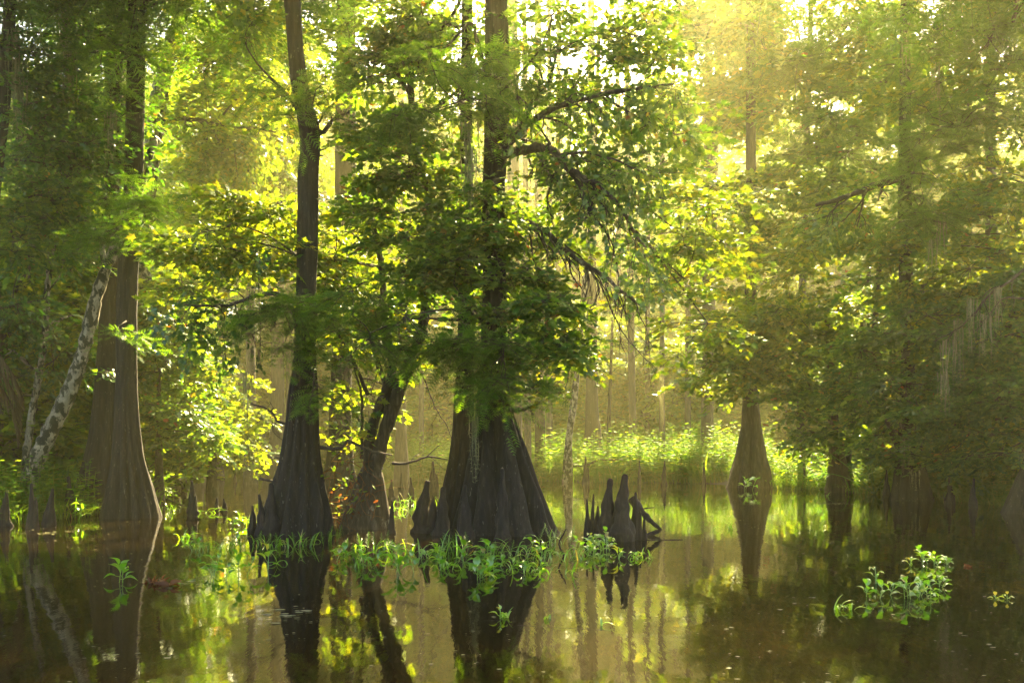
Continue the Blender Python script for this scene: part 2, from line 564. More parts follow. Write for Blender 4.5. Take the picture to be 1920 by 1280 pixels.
class Tree:
    def __init__(s, name, label, base_px, D, cat='tree', group=None, z=0.0):
        b = W(base_px, 0, D); b[2] = z
        s.o = empty(name, b, label, cat, group); s.b = b; s.D = D

    def trunk(s, rows, mat='cypress_bark', below=True, **kw):
        r = prof(rows, s.D)
        lo = min(r, key=lambda q: q[2])
        if below and lo[2] > -.4: r.append((lo[0], lo[1], -.5, lo[3] * 1.12))
        mb = MB(); fluted(mb, r, **kw)
        return mb.build('trunk', [M[mat]], s.o, s.b)

    def limb(s, pts, r0, r1, mat='twig', twigs=0, tl=.5, droop=.6, name='branch', D=None, depth=2, segs=7, leaves=None):
        D = D or s.D
        P = smooth_path([W(p[0], p[1], p[2] if len(p) > 2 else D) for p in pts], .09)
        P[1:-1] += rng.normal(0, .006, (len(P) - 2, 3))
        mb = MB(); R = np.linspace(r0, r1, len(P))
        R = R * (1 + .12 * rng.normal(0, 1, len(P)).clip(-1, 1))
        tube(mb, P, R, segs, 0)
        ends = []

        def sub(p, d, L, r, lvl):
            k = max(4, int(L / .08)); q = [p]; dd = d.copy()
            for _ in range(k):
                dd = dd + rng.normal(0, .22, 3) + np.array((0, 0, -droop * .16)); dd /= np.linalg.norm(dd)
                q.append(q[-1] + dd * L / k)
            q = np.array(q); tube(mb, q, np.linspace(r, max(.0016, r * .35), len(q)), 4, 0)
            ends.append((q[-1], dd)); ends.append((q[len(q) // 2], dd))
            if lvl > 0:
                for _ in range(rng.integers(2, 4)):
                    j = rng.integers(1, len(q) - 1)
                    sub(q[j], dd + rng.normal(0, .8, 3), L * (.35 + .3 * rng.random()), r * .55, lvl - 1)
        for i in range(twigs):
            j = int(len(P) * (.15 + .82 * (i + rng.random() * .6) / twigs)); j = min(j, len(P) - 2)
            T = P[j + 1] - P[j]; T /= np.linalg.norm(T) + 1e-9
            d = T * .7 + rng.normal(0, .6, 3) + np.array((0, 0, -.25 * droop)); d /= np.linalg.norm(d)
            sub(P[j], d, tl * (.5 + .8 * rng.random()), max(.004, R[j] * .42), depth - 1)
        if leaves and ends:
            kind, lm, frac, scl = leaves
            E = [e for e in ends if rng.random() < frac]
            if E:
                Pp = np.array([e[0] for e in E]); dd = np.array([e[1] for e in E]) + rand_dirs(len(E), .2) * .6
                up = np.stack([rng.normal(0, .25, len(E)), rng.normal(0, .25, len(E)), np.ones(len(E))], 1)
                Rm = rot_from_axes(dd, up); wh = rng.integers(0, 6, len(E))
                lmb = MB()
                for k in range(6):
                    z = wh == k
                    if z.any(): scatter(lmb, TPL[kind][k], Pp[z], Rm[z], np.full(z.sum(), scl))
                lmb.build('leaves', [M[lm], M['twig']], s.o, s.b)
        return mb.build(name, [M[mat]], s.o, s.b)

    def crown(s, kind, mat, blobs, per=9, scale=1.0, name='crown', thr=-.08, tiers=.5, reach=.35, **kw):
        """blobs: (px, py, rx, ry, D, rD, nodes[, attach px, attach py])"""
        mb = MB()
        for b in blobs:
            px, py, rx, ry, D, rD, n = b[:7]
            at = W(b[7], b[8], s.D) if len(b) > 8 else None
            foliage(mb, kind, W(px, py, D), (rx / FPX * D, rD, ry / FPX * D), n, per, reach, scale, at, thr=thr, tiers=tiers, **kw)
        return mb.build(name, [M[mat], M['twig']], s.o, s.b)

    def canopy(s, kind, mat, blobs, scale=1.5):
        """upper crown added for its shade, in metres: (dx, dy, z, rx, ry, rz, nodes) from the tree's base"""
        mb = MB()
        for dx, dy, z, rx, ry, rz, n in blobs:
            foliage(mb, kind, (s.b[0] + dx, s.b[1] + dy, z), (rx, ry, rz), n, 8, .5, scale, (s.b[0], s.b[1], z - .8), thr=-.05, tiers=.7, limb_r=.025)
        return mb.build('crown', [M[mat], M['twig']], s.o, s.b)

    def moss(s, spots, length=.7, n=10):
        for (px, py, D, L) in spots:
            mb = MB(); p = W(px, py, D)
            moss_strands(mb, p, L, n)
            mb.build('hanging_moss', [M['moss']], s.o, s.b)


def moss_strands(mb, p, L, n, w=.05):
    for i in range(n):
        l = L * (.45 + .55 * rng.random()); k = max(6, int(l / .05))
        t = np.linspace(0, 1, k)
        x0 = p + rng.normal(0, w, 3) * (1, 1, .4)
        P = np.stack([x0[0] + np.cumsum(rng.normal(0, .006, k)) * (1 - t * .3), x0[1] + np.cumsum(rng.normal(0, .006, k)), x0[2] - t * l], 1)
        wd = .010 * (1.1 - t)
        a = rng.random() * PI
        o = np.stack([np.cos(a + t * 5) * wd, np.sin(a + t * 5) * wd, np.zeros(k)], 1)
        V = np.stack([P - o, P + o], 1).reshape(-1, 3)
        f = np.array([(2 * j, 2 * j + 1, 2 * j + 3, 2 * j + 2) for j in range(k - 1)])
        mb.add(V, f)
        m = k * 3                           # fine hairs
        j = rng.integers(0, k, m); d = rng.normal(0, .022, (m, 3)); d[:, 2] -= .02
        q = P[j]; e = np.stack([q, q + (0, 0, .007), q + d], 1).reshape(-1, 3)
        mb.add(e, np.arange(3 * m).reshape(-1, 3))

# ================================================================== THE PLACE
# ------------------------------------------------------------------ big cypresses and the trees of the near row
# A: bottle-based cypress left of centre
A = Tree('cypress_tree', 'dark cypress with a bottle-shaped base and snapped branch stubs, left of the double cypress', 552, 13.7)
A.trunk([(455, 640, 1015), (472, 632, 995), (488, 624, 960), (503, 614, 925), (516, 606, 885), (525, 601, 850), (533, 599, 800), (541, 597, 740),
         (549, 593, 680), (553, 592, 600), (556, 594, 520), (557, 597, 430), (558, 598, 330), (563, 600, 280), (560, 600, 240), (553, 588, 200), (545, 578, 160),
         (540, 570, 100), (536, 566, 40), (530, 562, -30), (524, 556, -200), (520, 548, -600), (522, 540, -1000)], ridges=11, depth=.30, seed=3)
A.limb([(545, 797), (520, 788), (508, 772), (492, 762), (470, 756)], .022, .010, twigs=2, tl=.18, name='branch_stub')
A.limb([(508, 772), (512, 765), (505, 752)], .010, .004, name='branch_stub')
A.limb([(540, 832), (525, 822), (512, 808), (510, 785)], .008, .004, twigs=3, tl=.25, name='branch_stub')
A.limb([(530, 902), (505, 901), (485, 897)], .024, .018, name='branch_stub')
A.limb([(538, 860), (522, 859), (507, 857)], .014, .008, name='branch_stub')
A.limb([(592, 838), (625, 842), (640, 838), (653, 826), (672, 834), (700, 847), (735, 853)], .028, .012, twigs=4, tl=.3)
A.limb([(735, 868), (760, 868), (790, 860), (805, 856), (842, 862)], .022, .008, twigs=2, tl=.25)
A.limb([(800, 856), (812, 845), (824, 834)], .010, .005)
A.limb([(596, 250), (608, 246), (618, 232), (632, 220), (655, 210)], .035, .012, twigs=4, tl=.4)
A.limb([(596, 232), (606, 215), (618, 200), (628, 195)], .018, .006, twigs=2, tl=.2)
A.limb([(598, 282), (606, 279), (613, 277)], .018, .004, name='branch_stub')
A.limb([(598, 292), (604, 291), (608, 290)], .014, .004, name='branch_stub')
A.limb([(560, 215), (540, 178), (510, 150), (475, 110), (460, 80)], .028, .008, twigs=5, tl=.5, leaves=('maple_mid', 'maple_yellow', .6, .7))
A.limb([(553, 560, 13.5), (500, 550, 13.2), (460, 561, 13), (430, 572, 12.9), (395, 573, 12.8), (360, 572, 12.8), (332, 569, 12.8)], .035, .014, twigs=9, tl=.55, leaves=('maple', 'dark_leaf', .55, .9))
A.limb([(440, 568, 12.9), (450, 600, 12.9), (472, 628, 12.9), (480, 652, 12.9)], .012, .005, twigs=3, tl=.4)
A.crown('cypress', 'cypress_leaf', [(540, 610, 62, 70, 12.9, .5, 26, 560, 560), (590, 690, 40, 22, 12.8, .3, 8, 570, 650), (535, 565, 60, 25, 12.8, .4, 12, 560, 560),
                                    (620, 205, 60, 30, 13.2, .4, 10, 570, 220), (575, 150, 30, 40, 13.3, .3, 5, 560, 160)], per=8)
A.crown('maple', 'maple_yellow', [(430, 450, 120, 70, 14.2, .8, 62, 558, 480), (520, 400, 70, 45, 14.4, .6, 22, 558, 430), (350, 470, 50, 40, 14.3, .5, 14, 450, 470)], per=8)

# the big double cypress right of centre
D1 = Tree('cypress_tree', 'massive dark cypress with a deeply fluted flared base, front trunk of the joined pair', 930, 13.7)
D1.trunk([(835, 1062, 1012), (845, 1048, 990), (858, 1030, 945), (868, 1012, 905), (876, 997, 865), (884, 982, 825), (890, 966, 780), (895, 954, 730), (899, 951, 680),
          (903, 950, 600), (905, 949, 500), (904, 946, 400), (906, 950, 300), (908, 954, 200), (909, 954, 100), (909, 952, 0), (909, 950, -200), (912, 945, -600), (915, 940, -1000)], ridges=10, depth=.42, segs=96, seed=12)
D1.limb([(950, 770), (975, 767), (995, 762), (1010, 756)], .035, .02, twigs=2, tl=.2, name='branch_stub')
D1.limb([(1010, 756), (1022, 752)], .016, .006, name='branch_stub')
D1.limb([(945, 290, 13.6), (985, 281, 13.3), (1015, 276, 13.1), (1042, 286, 13), (1062, 312, 12.9), (1088, 330, 12.8), (1120, 350, 12.8), (1160, 385, 12.8), (1185, 430, 12.8), (1215, 470, 12.8)], .075, .016, mat='maple_bark', twigs=16, tl=.7, leaves=('maple', 'maple', .55, .9))
D1.limb([(1062, 312, 12.9), (1085, 345, 12.9), (1110, 400, 12.9), (1140, 440, 12.9), (1155, 490, 12.9), (1160, 560, 12.9)], .024, .006, twigs=10, tl=.8, droop=1.2)
D1.limb([(1015, 276, 13.1), (1050, 290, 13), (1095, 285, 12.8), (1150, 300, 12.6), (1200, 320, 12.5)], .03, .008, twigs=10, tl=.6, leaves=('maple', 'maple', .7, .9))
D1.limb([(948, 262, 13.6), (985, 235, 13.4), (1030, 208, 13.2), (1075, 192, 13), (1120, 178, 12.9), (1180, 168, 12.8), (1265, 158, 12.7)], .055, .010, mat='maple_bark', twigs=14, tl=.7, leaves=('maple', 'maple', .7, .95))
D1.limb([(948, 405, 13.6), (985, 415, 13.4), (1020, 432, 13.2), (1055, 465, 13.1), (1100, 498, 13), (1135, 520, 13), (1170, 550, 13), (1210, 577, 13)], .046, .02, mat='maple_bark', twigs=18, tl=.8, droop=1.1)
D1.limb([(1100, 498, 13), (1125, 530, 13), (1150, 590, 13), (1180, 640, 13), (1230, 690, 13)], .014, .004, twigs=8, tl=.6, droop=1)
D1.limb([(950, 275, 13.7), (975, 240, 13.9), (1000, 190, 14), (1030, 150, 14), (1045, 90, 14)], .05, .02, mat='maple_bark', twigs=8, tl=.7, leaves=('maple', 'maple', .7, .95))
D1.limb([(908, 130, 13.6), (885, 45, 13.5), (860, 65, 13.4), (835, 90, 13.3), (820, 97, 13.2)], .03, .012, twigs=5, tl=.5)
D1.crown('maple', 'maple', [(1010, 60, 100, 80, 14.2, .8, 26, 955, 160), (1110, 110, 130, 80, 14, .8, 24, 1040, 200), (1050, 225, 70, 30, 13.9, .6, 9, 985, 235),
                            (1210, 340, 90, 50, 13.6, .6, 16, 1090, 330), (1030, 370, 70, 50, 14, .5, 9, 950, 405), (1200, 60, 110, 80, 14.3, .8, 18, 1040, 100),
                            (1240, 220, 70, 40, 13.6, .6, 9, 1120, 178), (1270, 410, 60, 40, 13.5, .5, 10, 1190, 380)], per=8)
D1.crown('maple', 'maple_yellow', [(1330, 420, 90, 70, 14.2, .8, 26, 1190, 380), (1270, 500, 110, 60, 14.4, .8, 28, 1190, 430), (1040, 440, 80, 45, 14.2, .6, 16, 960, 410), (1300, 600, 60, 60, 14.5, .6, 10, 1190, 430)], per=7)
D1.crown('cypress', 'cypress_leaf', [(860, 650, 75, 40, 12.4, .5, 26, 905, 640), (760, 610, 90, 32, 12.3, .5, 26, 905, 600), (945, 690, 55, 60, 12.4, .45, 22, 925, 640), (690, 600, 50, 22, 12.4, .4, 8, 860, 600),
                                     (840, 165, 90, 32, 12.6, .5, 24, 910, 170), (930, 165, 40, 45, 12.7, .4, 12, 920, 160), (740, 180, 60, 24, 12.6, .4, 10, 900, 180), (1000, 735, 30, 40, 12.5, .3, 5, 930, 690)], per=8)

D2 = Tree('cypress_tree', 'straighter brown trunk of the joined pair, its flank swelling left towards the cypress knees', 865, 14.4)
D2.trunk([(795, 905, 1000), (808, 900, 970), (822, 896, 930), (833, 893, 890), (841, 891, 850), (847, 889, 800), (852, 889, 740), (856, 889, 680), (858, 890, 600),
          (860, 888, 450), (862, 886, 300), (864, 886, 150), (866, 886, 0), (868, 884, -300), (870, 880, -800)], ridges=9, depth=.3, seed=23)
D2.crown('maple', 'maple', [(800, 60, 110, 75, 14.6, .9, 50, 865, 60), (740, 40, 50, 60, 14.8, .7, 18, 865, 50), (760, 130, 80, 50, 14.4, .6, 20, 860, 130)], per=8)

# C: twisted many-stemmed maple with vines
Cm = Tree('maple_tree', 'crooked several-stemmed dark maple wrapped in red vines between the two big cypresses', 690, 14.5)
Cm.trunk([(632, 742, 1000), (646, 732, 960), (658, 726, 930), (670, 720, 895), (680, 712, 872)], mat='maple_bark', ridges=6, depth=.35, seed=31)
Cm.limb([(705, 880), (712, 840), (725, 800), (738, 765), (752, 720), (772, 672), (790, 620), (800, 560), (812, 470), (800, 380), (775, 260), (768, 150), (740, 60)], .10, .045, mat='maple_bark', name='stem', segs=12)
Cm.limb([(690, 880), (693, 830), (705, 780), (722, 740), (735, 700), (730, 650), (720, 590), (715, 500), (700, 420)], .085, .035, mat='maple_bark', name='stem', segs=12)
Cm.limb([(722, 800), (728, 745), (715, 700), (700, 655), (690, 600)], .06, .025, mat='maple_bark', name='stem', segs=10)
Cm.limb([(678, 860), (679, 800), (678, 740), (665, 690), (668, 640)], .025, .012, name='stem')
Cm.limb([(690, 740), (672, 700), (655, 660), (620, 600)], .03, .012, twigs=5, tl=.4)
Cm.limb([(772, 672), (790, 700), (815, 760), (838, 800), (850, 840)], .012, .004, twigs=4, tl=.3)
Cm.limb([(775, 260), (800, 215), (835, 190), (870, 160), (900, 130)], .04, .012, twigs=8, tl=.5, leaves=('maple', 'maple', .7, .9))
Cm.limb([(770, 180), (740, 130), (700, 105), (660, 90)], .035, .012, twigs=8, tl=.5, leaves=('maple', 'maple', .7, .9))
Cm.limb([(770, 150), (795, 95), (830, 50), (858, 12), (870, -30)], .05, .02, mat='maple_bark', twigs=6, tl=.5, leaves=('maple', 'maple', .6, .9))
Cm.crown('maple', 'maple', [(790, 330, 110, 80, 13.9, .8, 50, 795, 380), (850, 440, 90, 75, 13.7, .8, 42, 805, 450), (800, 510, 95, 60, 13.8, .7, 34, 806, 500), (890, 520, 60, 60, 13.4, .5, 26, 810, 480),
                                (700, 330, 45, 70, 14.1, .5, 18, 790, 340), (740, 250, 70, 50, 13.8, .6, 22, 775, 260), (660, 590, 60, 50, 14.2, .5, 16, 700, 600)], per=8)
Cm.crown('maple', 'maple', [(1000, 590, 60, 55, 13.2, .6, 26, 810, 500), (1040, 650, 60, 40, 13.1, .5, 20, 810, 520), (970, 500, 60, 50, 13.3, .5, 20, 810, 470), (900, 380, 60, 60, 13.4, .5, 20, 800, 380),
                            (715, 130, 35, 60, 14.4, .5, 12, 768, 150)], per=8)
Cm.crown('maple', 'maple_yellow', [(600, 500, 40, 55, 15.2, .6, 22, 700, 500), (690, 590, 60, 50, 15.0, .6, 26, 718, 590), (660, 460, 75, 75, 14.9, .8, 44, 715, 500), (640, 540, 60, 50, 14.8, .6, 22, 715, 520), (690, 680, 60, 45, 14.4, .5, 12, 725, 690), (1080, 670, 45, 40, 13.8, .5, 12, 810, 560),
                                   (1060, 600, 40, 40, 13.9, .4, 8, 810, 540), (640, 760, 35, 60, 14.3, .4, 7, 680, 800), (590, 430, 45, 30, 14.9, .4, 8, 700, 470)], per=7)

# B: pale trunk standing behind A
B = Tree('cypress_tree', 'tall straight trunk pale below and dark above, right behind the bottle-based cypress', 642, 21.5)
B.trunk([(590, 690, 940), (600, 674, 905), (609, 665, 870), (614, 661, 820), (618, 659, 760), (621, 660, 690), (624, 664, 560), (627, 667, 420), (628, 668, 300), (629, 668, 200), (630, 667, 100), (631, 666, 0), (632, 664, -200), (634, 660, -500)],
        mat='cypress_bark', ridges=8, depth=.28, seed=44)

# left pair
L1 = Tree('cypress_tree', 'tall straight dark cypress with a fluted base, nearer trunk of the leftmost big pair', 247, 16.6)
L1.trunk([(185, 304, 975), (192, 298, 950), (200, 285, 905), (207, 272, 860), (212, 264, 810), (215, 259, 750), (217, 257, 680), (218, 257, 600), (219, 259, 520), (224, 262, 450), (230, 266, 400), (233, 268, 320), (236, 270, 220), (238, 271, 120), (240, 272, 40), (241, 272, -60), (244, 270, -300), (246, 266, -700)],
         ridges=11, depth=.42, seed=17)
L1.crown('cypress', 'cypress_leaf', [(265, 430, 45, 45, 15.9, .5, 18, 250, 430), (215, 450, 55, 35, 15.8, .5, 16, 240, 450), (280, 385, 30, 20, 15.9, .3, 6, 255, 390), (215, 120, 45, 60, 16, .6, 16, 250, 110), (250, 20, 45, 30, 15.9, .4, 8, 255, 20), (212, 600, 16, 10, 16, .1, 1, 235, 600), (245, 205, 18, 18, 16, .2, 2, 250, 210), (180, 330, 50, 30, 16.2, .5, 8, 240, 330)], per=8)
L1.limb([(240, 105), (215, 80), (190, 62), (168, 45)], .05, .02, twigs=4, tl=.5)
L2 = Tree('cypress_tree', 'shadowed cypress flaring to the left, farther trunk of the leftmost big pair', 190, 17.6)
L2.trunk([(125, 262, 968), (135, 255, 935), (148, 245, 890), (160, 240, 845), (170, 236, 790), (177, 232, 730), (183, 228, 650), (188, 226, 560), (190, 226, 450), (193, 226, 330), (196, 228, 200), (200, 230, 60), (203, 230, -100), (206, 228, -500)],
         ridges=9, depth=.34, seed=6)
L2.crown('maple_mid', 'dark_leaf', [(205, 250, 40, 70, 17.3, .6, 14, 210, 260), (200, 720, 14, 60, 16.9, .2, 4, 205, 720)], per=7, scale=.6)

birch = Tree('leaning_tree', 'leaning tree with blotched white bark, crossing in front of the leftmost cypresses', 48, 17.0)
birch.limb([(42, 985), (55, 900), (72, 855), (98, 800), (125, 745), (146, 690), (163, 630), (180, 560), (198, 505), (214, 470), (235, 420), (262, 350), (290, 260)], .155, .06, mat='white_bark', name='trunk', segs=16)
birch.limb([(198, 505), (192, 470), (190, 430)], .06, .03, mat='white_bark', name='branch', segs=10)
slim = Tree('slender_tree', 'thin wavy pale trunk to the left of the leaning blotched tree', 50, 17.6)
slim.limb([(40, 975), (47, 880), (56, 800), (68, 730), (80, 660), (87, 590), (88, 540), (95, 490), (104, 440), (112, 380), (118, 300)], .075, .035, mat='white_bark', name='trunk', segs=10, twigs=7, tl=.8, leaves=('maple_mid', 'dark_leaf', .6, .6))
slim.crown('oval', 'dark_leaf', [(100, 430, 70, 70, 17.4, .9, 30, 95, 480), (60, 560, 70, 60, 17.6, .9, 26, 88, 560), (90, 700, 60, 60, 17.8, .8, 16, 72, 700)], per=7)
s2 = Tree('slender_tree', 'thin dark trunk curving up at the left edge behind the dry palm frond', 10, 18.2)
s2.limb([(-10, 975), (0, 800), (-4, 720), (4, 620), (22, 560), (42, 520), (60, 490), (66, 420)], .075, .03, name='trunk', segs=10, twigs=6, tl=.7, mat='grey_bark')
s3 = Tree('slender_tree', 'straight grey stem rising left of the thin wavy pale trunk', 52, 19.0)
s3.limb([(20, 960), (28, 850), (40, 720), (46, 600), (55, 500), (60, 400), (58, 300), (52, 180)], .06, .03, name='trunk', segs=10, twigs=6, tl=.7, mat='grey_bark')
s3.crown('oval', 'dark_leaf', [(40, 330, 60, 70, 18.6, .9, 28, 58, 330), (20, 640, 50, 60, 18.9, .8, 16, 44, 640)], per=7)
Lb = Tree('cypress_tree', 'reddish brown buttressed trunk in shade between the leaning tree and the leftmost pair', 125, 21.0)
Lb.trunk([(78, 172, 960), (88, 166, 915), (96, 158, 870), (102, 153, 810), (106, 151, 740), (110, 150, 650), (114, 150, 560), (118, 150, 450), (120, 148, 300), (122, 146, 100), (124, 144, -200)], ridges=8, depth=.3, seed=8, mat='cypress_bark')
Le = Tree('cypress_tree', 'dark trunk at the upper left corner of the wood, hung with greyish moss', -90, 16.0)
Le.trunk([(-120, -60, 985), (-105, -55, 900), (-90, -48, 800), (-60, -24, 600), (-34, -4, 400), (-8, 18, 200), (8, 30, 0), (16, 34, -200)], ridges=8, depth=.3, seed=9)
Le.moss([(28, 60, 15.8, 1.6), (36, 150, 15.8, 1.3), (120, 10, 16.5, 1.3), (128, 90, 16.5, 1.3), (212, 215, 16, .8)], n=26)
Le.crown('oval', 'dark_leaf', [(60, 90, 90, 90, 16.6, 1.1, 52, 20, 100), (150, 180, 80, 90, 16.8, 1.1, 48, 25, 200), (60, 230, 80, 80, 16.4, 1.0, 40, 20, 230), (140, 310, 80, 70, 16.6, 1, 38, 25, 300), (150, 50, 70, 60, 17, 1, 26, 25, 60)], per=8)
Le.crown('maple_mid', 'maple', [(130, 400, 90, 60, 17.2, .9, 26, 30, 380), (30, 430, 60, 60, 16.8, .9, 20, 20, 430), (170, 250, 60, 70, 17.4, .9, 16, 30, 260)], per=7, scale=.8)

# ------------------------------------------------------------------ shrubs and middle trees
def leafy(name, label, base_px, D, trunkrows, blobs, kind='maple_mid', mat='far_leaf', bark='grey_bark', per=8, scale=1.0, cat='tree', group=None, **kw):
    t = Tree(name, label, base_px, D, cat, group)
    if trunkrows: t.trunk(trunkrows, mat=bark, ridges=6, depth=.2, segs=24, seed=int(base_px), step=.25)
    t.crown(kind, mat, blobs, per=per, scale=scale, **kw)
    return t

leafy('shrub', 'dark green leafy bush hanging over the water right of the leftmost pair', 300, 20.5, [(285, 312, 960), (290, 306, 880), (293, 303, 780), (295, 301, 680)],
      [(300, 640, 55, 90, 20.3, 1.0, 44, 298, 700), (320, 740, 70, 80, 20.2, 1.1, 50, 298, 760), (350, 810, 70, 50, 20.5, 1.0, 30, 298, 800), (280, 560, 40, 50, 20.6, .8, 14, 298, 690), (285, 860, 25, 60, 20.5, .6, 12, 298, 860)], mat='maple', cat='shrub', scale=.75)
leafy('shrub', 'hazy light green bush sloping down towards the open channel', 400, 25, [(385, 410, 930), (390, 406, 850), (393, 402, 740)],
      [(370, 680, 60, 80, 25, 1.5, 30, 398, 740), (410, 770, 75, 60, 25.5, 1.5, 34, 398, 780), (440, 830, 60, 30, 26, 1.3, 18, 398, 830)], mat='far_leaf', cat='shrub', scale=.9)
pale = Tree('leaning_tree', 'pale leaning tree seen between the leftmost pair and the bottle-based cypress, high up', 262, 24)
pale.limb([(240, 930), (250, 700), (262, 520), (278, 330), (290, 240), (298, 185), (315, 110), (338, 30), (352, -60)], .30, .16, mat='white_bark', name='trunk', segs=14)
pale.limb([(298, 235), (318, 224), (345, 222), (380, 226), (410, 235), (435, 240), (480, 240), (520, 250)], .07, .02, twigs=12, tl=1.0, leaves=('maple_mid', 'maple_yellow', .8, .9))
pale.limb([(410, 236), (440, 255), (462, 290), (480, 318)], .04, .015, twigs=6, tl=.8, leaves=('maple_mid', 'maple_yellow', .6, .8))
pale.limb([(415, 220), (440, 190), (475, 165)], .03, .012, twigs=4, tl=.7, leaves=('maple_mid', 'maple_yellow', .8, .9))
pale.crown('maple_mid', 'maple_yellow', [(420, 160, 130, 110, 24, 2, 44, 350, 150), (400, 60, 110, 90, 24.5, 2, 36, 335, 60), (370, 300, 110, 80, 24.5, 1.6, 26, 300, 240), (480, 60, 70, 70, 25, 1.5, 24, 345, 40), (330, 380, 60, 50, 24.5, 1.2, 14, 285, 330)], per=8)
leafy('deciduous_tree', 'sunlit yellow green tree filling the gap behind the kinked upper trunk', 470, 31, [(455, 485, 900), (461, 479, 700), (463, 477, 400), (465, 475, 100)],
      [(470, 330, 110, 110, 31, 2.6, 60, 470, 350), (560, 250, 90, 90, 31, 2.4, 40, 470, 300), (480, 130, 110, 100, 31.5, 2.6, 50, 470, 150), (600, 80, 70, 80, 32, 2, 26, 470, 100), (380, 470, 80, 60, 31, 2, 26, 470, 450)], mat='maple_yellow', scale=1.35)

# right side
T1 = Tree('cypress_tree', 'lone cypress with a wide skirted base standing in the water under sunlit maple leaves', 1405, 28.5)
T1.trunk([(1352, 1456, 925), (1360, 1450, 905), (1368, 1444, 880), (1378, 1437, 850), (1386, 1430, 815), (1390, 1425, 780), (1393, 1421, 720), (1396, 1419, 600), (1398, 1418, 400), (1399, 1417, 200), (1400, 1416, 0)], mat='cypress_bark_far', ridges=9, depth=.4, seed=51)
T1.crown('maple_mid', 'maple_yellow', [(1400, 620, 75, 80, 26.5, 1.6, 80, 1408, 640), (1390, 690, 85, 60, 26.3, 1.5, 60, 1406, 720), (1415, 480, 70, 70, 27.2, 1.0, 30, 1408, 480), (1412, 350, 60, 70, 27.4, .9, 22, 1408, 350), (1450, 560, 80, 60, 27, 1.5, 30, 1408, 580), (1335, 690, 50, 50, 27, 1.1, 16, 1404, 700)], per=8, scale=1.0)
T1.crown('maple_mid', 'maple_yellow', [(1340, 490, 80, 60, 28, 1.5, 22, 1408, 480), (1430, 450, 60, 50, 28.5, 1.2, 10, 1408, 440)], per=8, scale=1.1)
T2 = Tree('cypress_tree', 'dark cypress at the right bank, its base hung with a brown moss strand', 1708, 22.0)
T2.trunk([(1660, 1762, 950), (1668, 1752, 930), (1676, 1740, 880), (1683, 1730, 830), (1688, 1720, 760), (1690, 1714, 650), (1686, 1712, 520), (1684, 1710, 420), (1686, 1708, 250), (1688, 1706, 50), (1690, 1704, -200)], ridges=8, depth=.4, seed=61)
T3 = Tree('cypress_tree', 'broad shadowed cypress base at the far right edge of the wood', 1900, 17.6)
T3.trunk([(1872, 2005, 975), (1884, 1995, 950), (1906, 1985, 900), (1924, 1980, 850), (1944, 1978, 750), (1952, 1976, 600), (1958, 1974, 400), (1962, 1974, 200), (1964, 1974, -100)], ridges=8, depth=.35, seed=62)
T4 = Tree('cypress_tree', 'slim hazy cypress at upper right with feathery pale boughs and hanging moss', 1858, 23)
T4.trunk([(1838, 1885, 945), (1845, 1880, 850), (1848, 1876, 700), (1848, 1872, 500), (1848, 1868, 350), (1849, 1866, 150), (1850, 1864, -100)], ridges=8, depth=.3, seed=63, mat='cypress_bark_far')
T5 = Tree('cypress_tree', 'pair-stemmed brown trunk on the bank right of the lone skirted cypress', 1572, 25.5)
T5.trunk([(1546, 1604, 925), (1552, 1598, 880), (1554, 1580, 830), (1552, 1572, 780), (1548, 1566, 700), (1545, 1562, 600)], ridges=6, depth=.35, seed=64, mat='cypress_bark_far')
T5.limb([(1585, 880), (1592, 820), (1600, 760), (1612, 680), (1618, 600)], .12, .07, mat='maple_bark', name='stem', segs=10)
T5.crown('maple_mid', 'maple', [(1560, 640, 80, 80, 25, 1.6, 44, 1553, 660), (1590, 740, 80, 60, 24.5, 1.5, 40, 1556, 760), (1500, 720, 60, 60, 25, 1.3, 26, 1552, 740), (1530, 810, 60, 36, 24.5, 1.1, 18, 1556, 800), (1620, 560, 70, 60, 25, 1.4, 24, 1550, 620)], per=8, scale=.9)
T5.limb([(1555, 745), (1500, 800), (1470, 830)], .03, .008, twigs=4, tl=.6)
T6 = Tree('maple_tree', 'spreading dark green maple over the right bank beside the palmetto', 1660, 23.5)
T6.limb([(1700, 930), (1690, 850), (1672, 800), (1655, 740), (1640, 640), (1650, 480)], .12, .05, mat='maple_bark', name='trunk', segs=10)
T6.limb([(1706, 930), (1712, 860), (1730, 790), (1760, 720)], .08, .04, mat='maple_bark', name='stem', segs=10, twigs=5, tl=.7)
T6.limb([(1655, 740), (1625, 748), (1600, 740), (1580, 728)], .05, .02, name='branch', twigs=4, tl=.5)
T6.limb([(1690, 335, 21), (1650, 345, 21), (1610, 360, 21.5), (1570, 375, 22), (1530, 385, 22)], .09, .04, name='branch', twigs=6, tl=.8, leaves=('maple_mid', 'maple', .7, .8))
T6.crown('maple_mid', 'maple', [(1720, 560, 90, 70, 22.5, 1.5, 44, 1650, 600), (1650, 660, 90, 70, 22.5, 1.5, 44, 1650, 680), (1740, 760, 100, 60, 21.5, 1.4, 50, 1670, 760), (1830, 830, 70, 50, 20.5, 1.0, 30, 1700, 800), (1680, 810, 60, 36, 21.5, 1, 18, 1672, 800), (1640, 440, 80, 60, 23, 1.4, 30, 1650, 500)], per=8, scale=.85)
T7 = Tree('maple_tree', 'heavy dark maple foliage overhanging the water at the right edge', 1940, 19.5)
T7.limb([(1990, 960), (1975, 800), (1960, 650), (1950, 500), (1935, 300)], .15, .07, mat='maple_bark', name='trunk', segs=10)
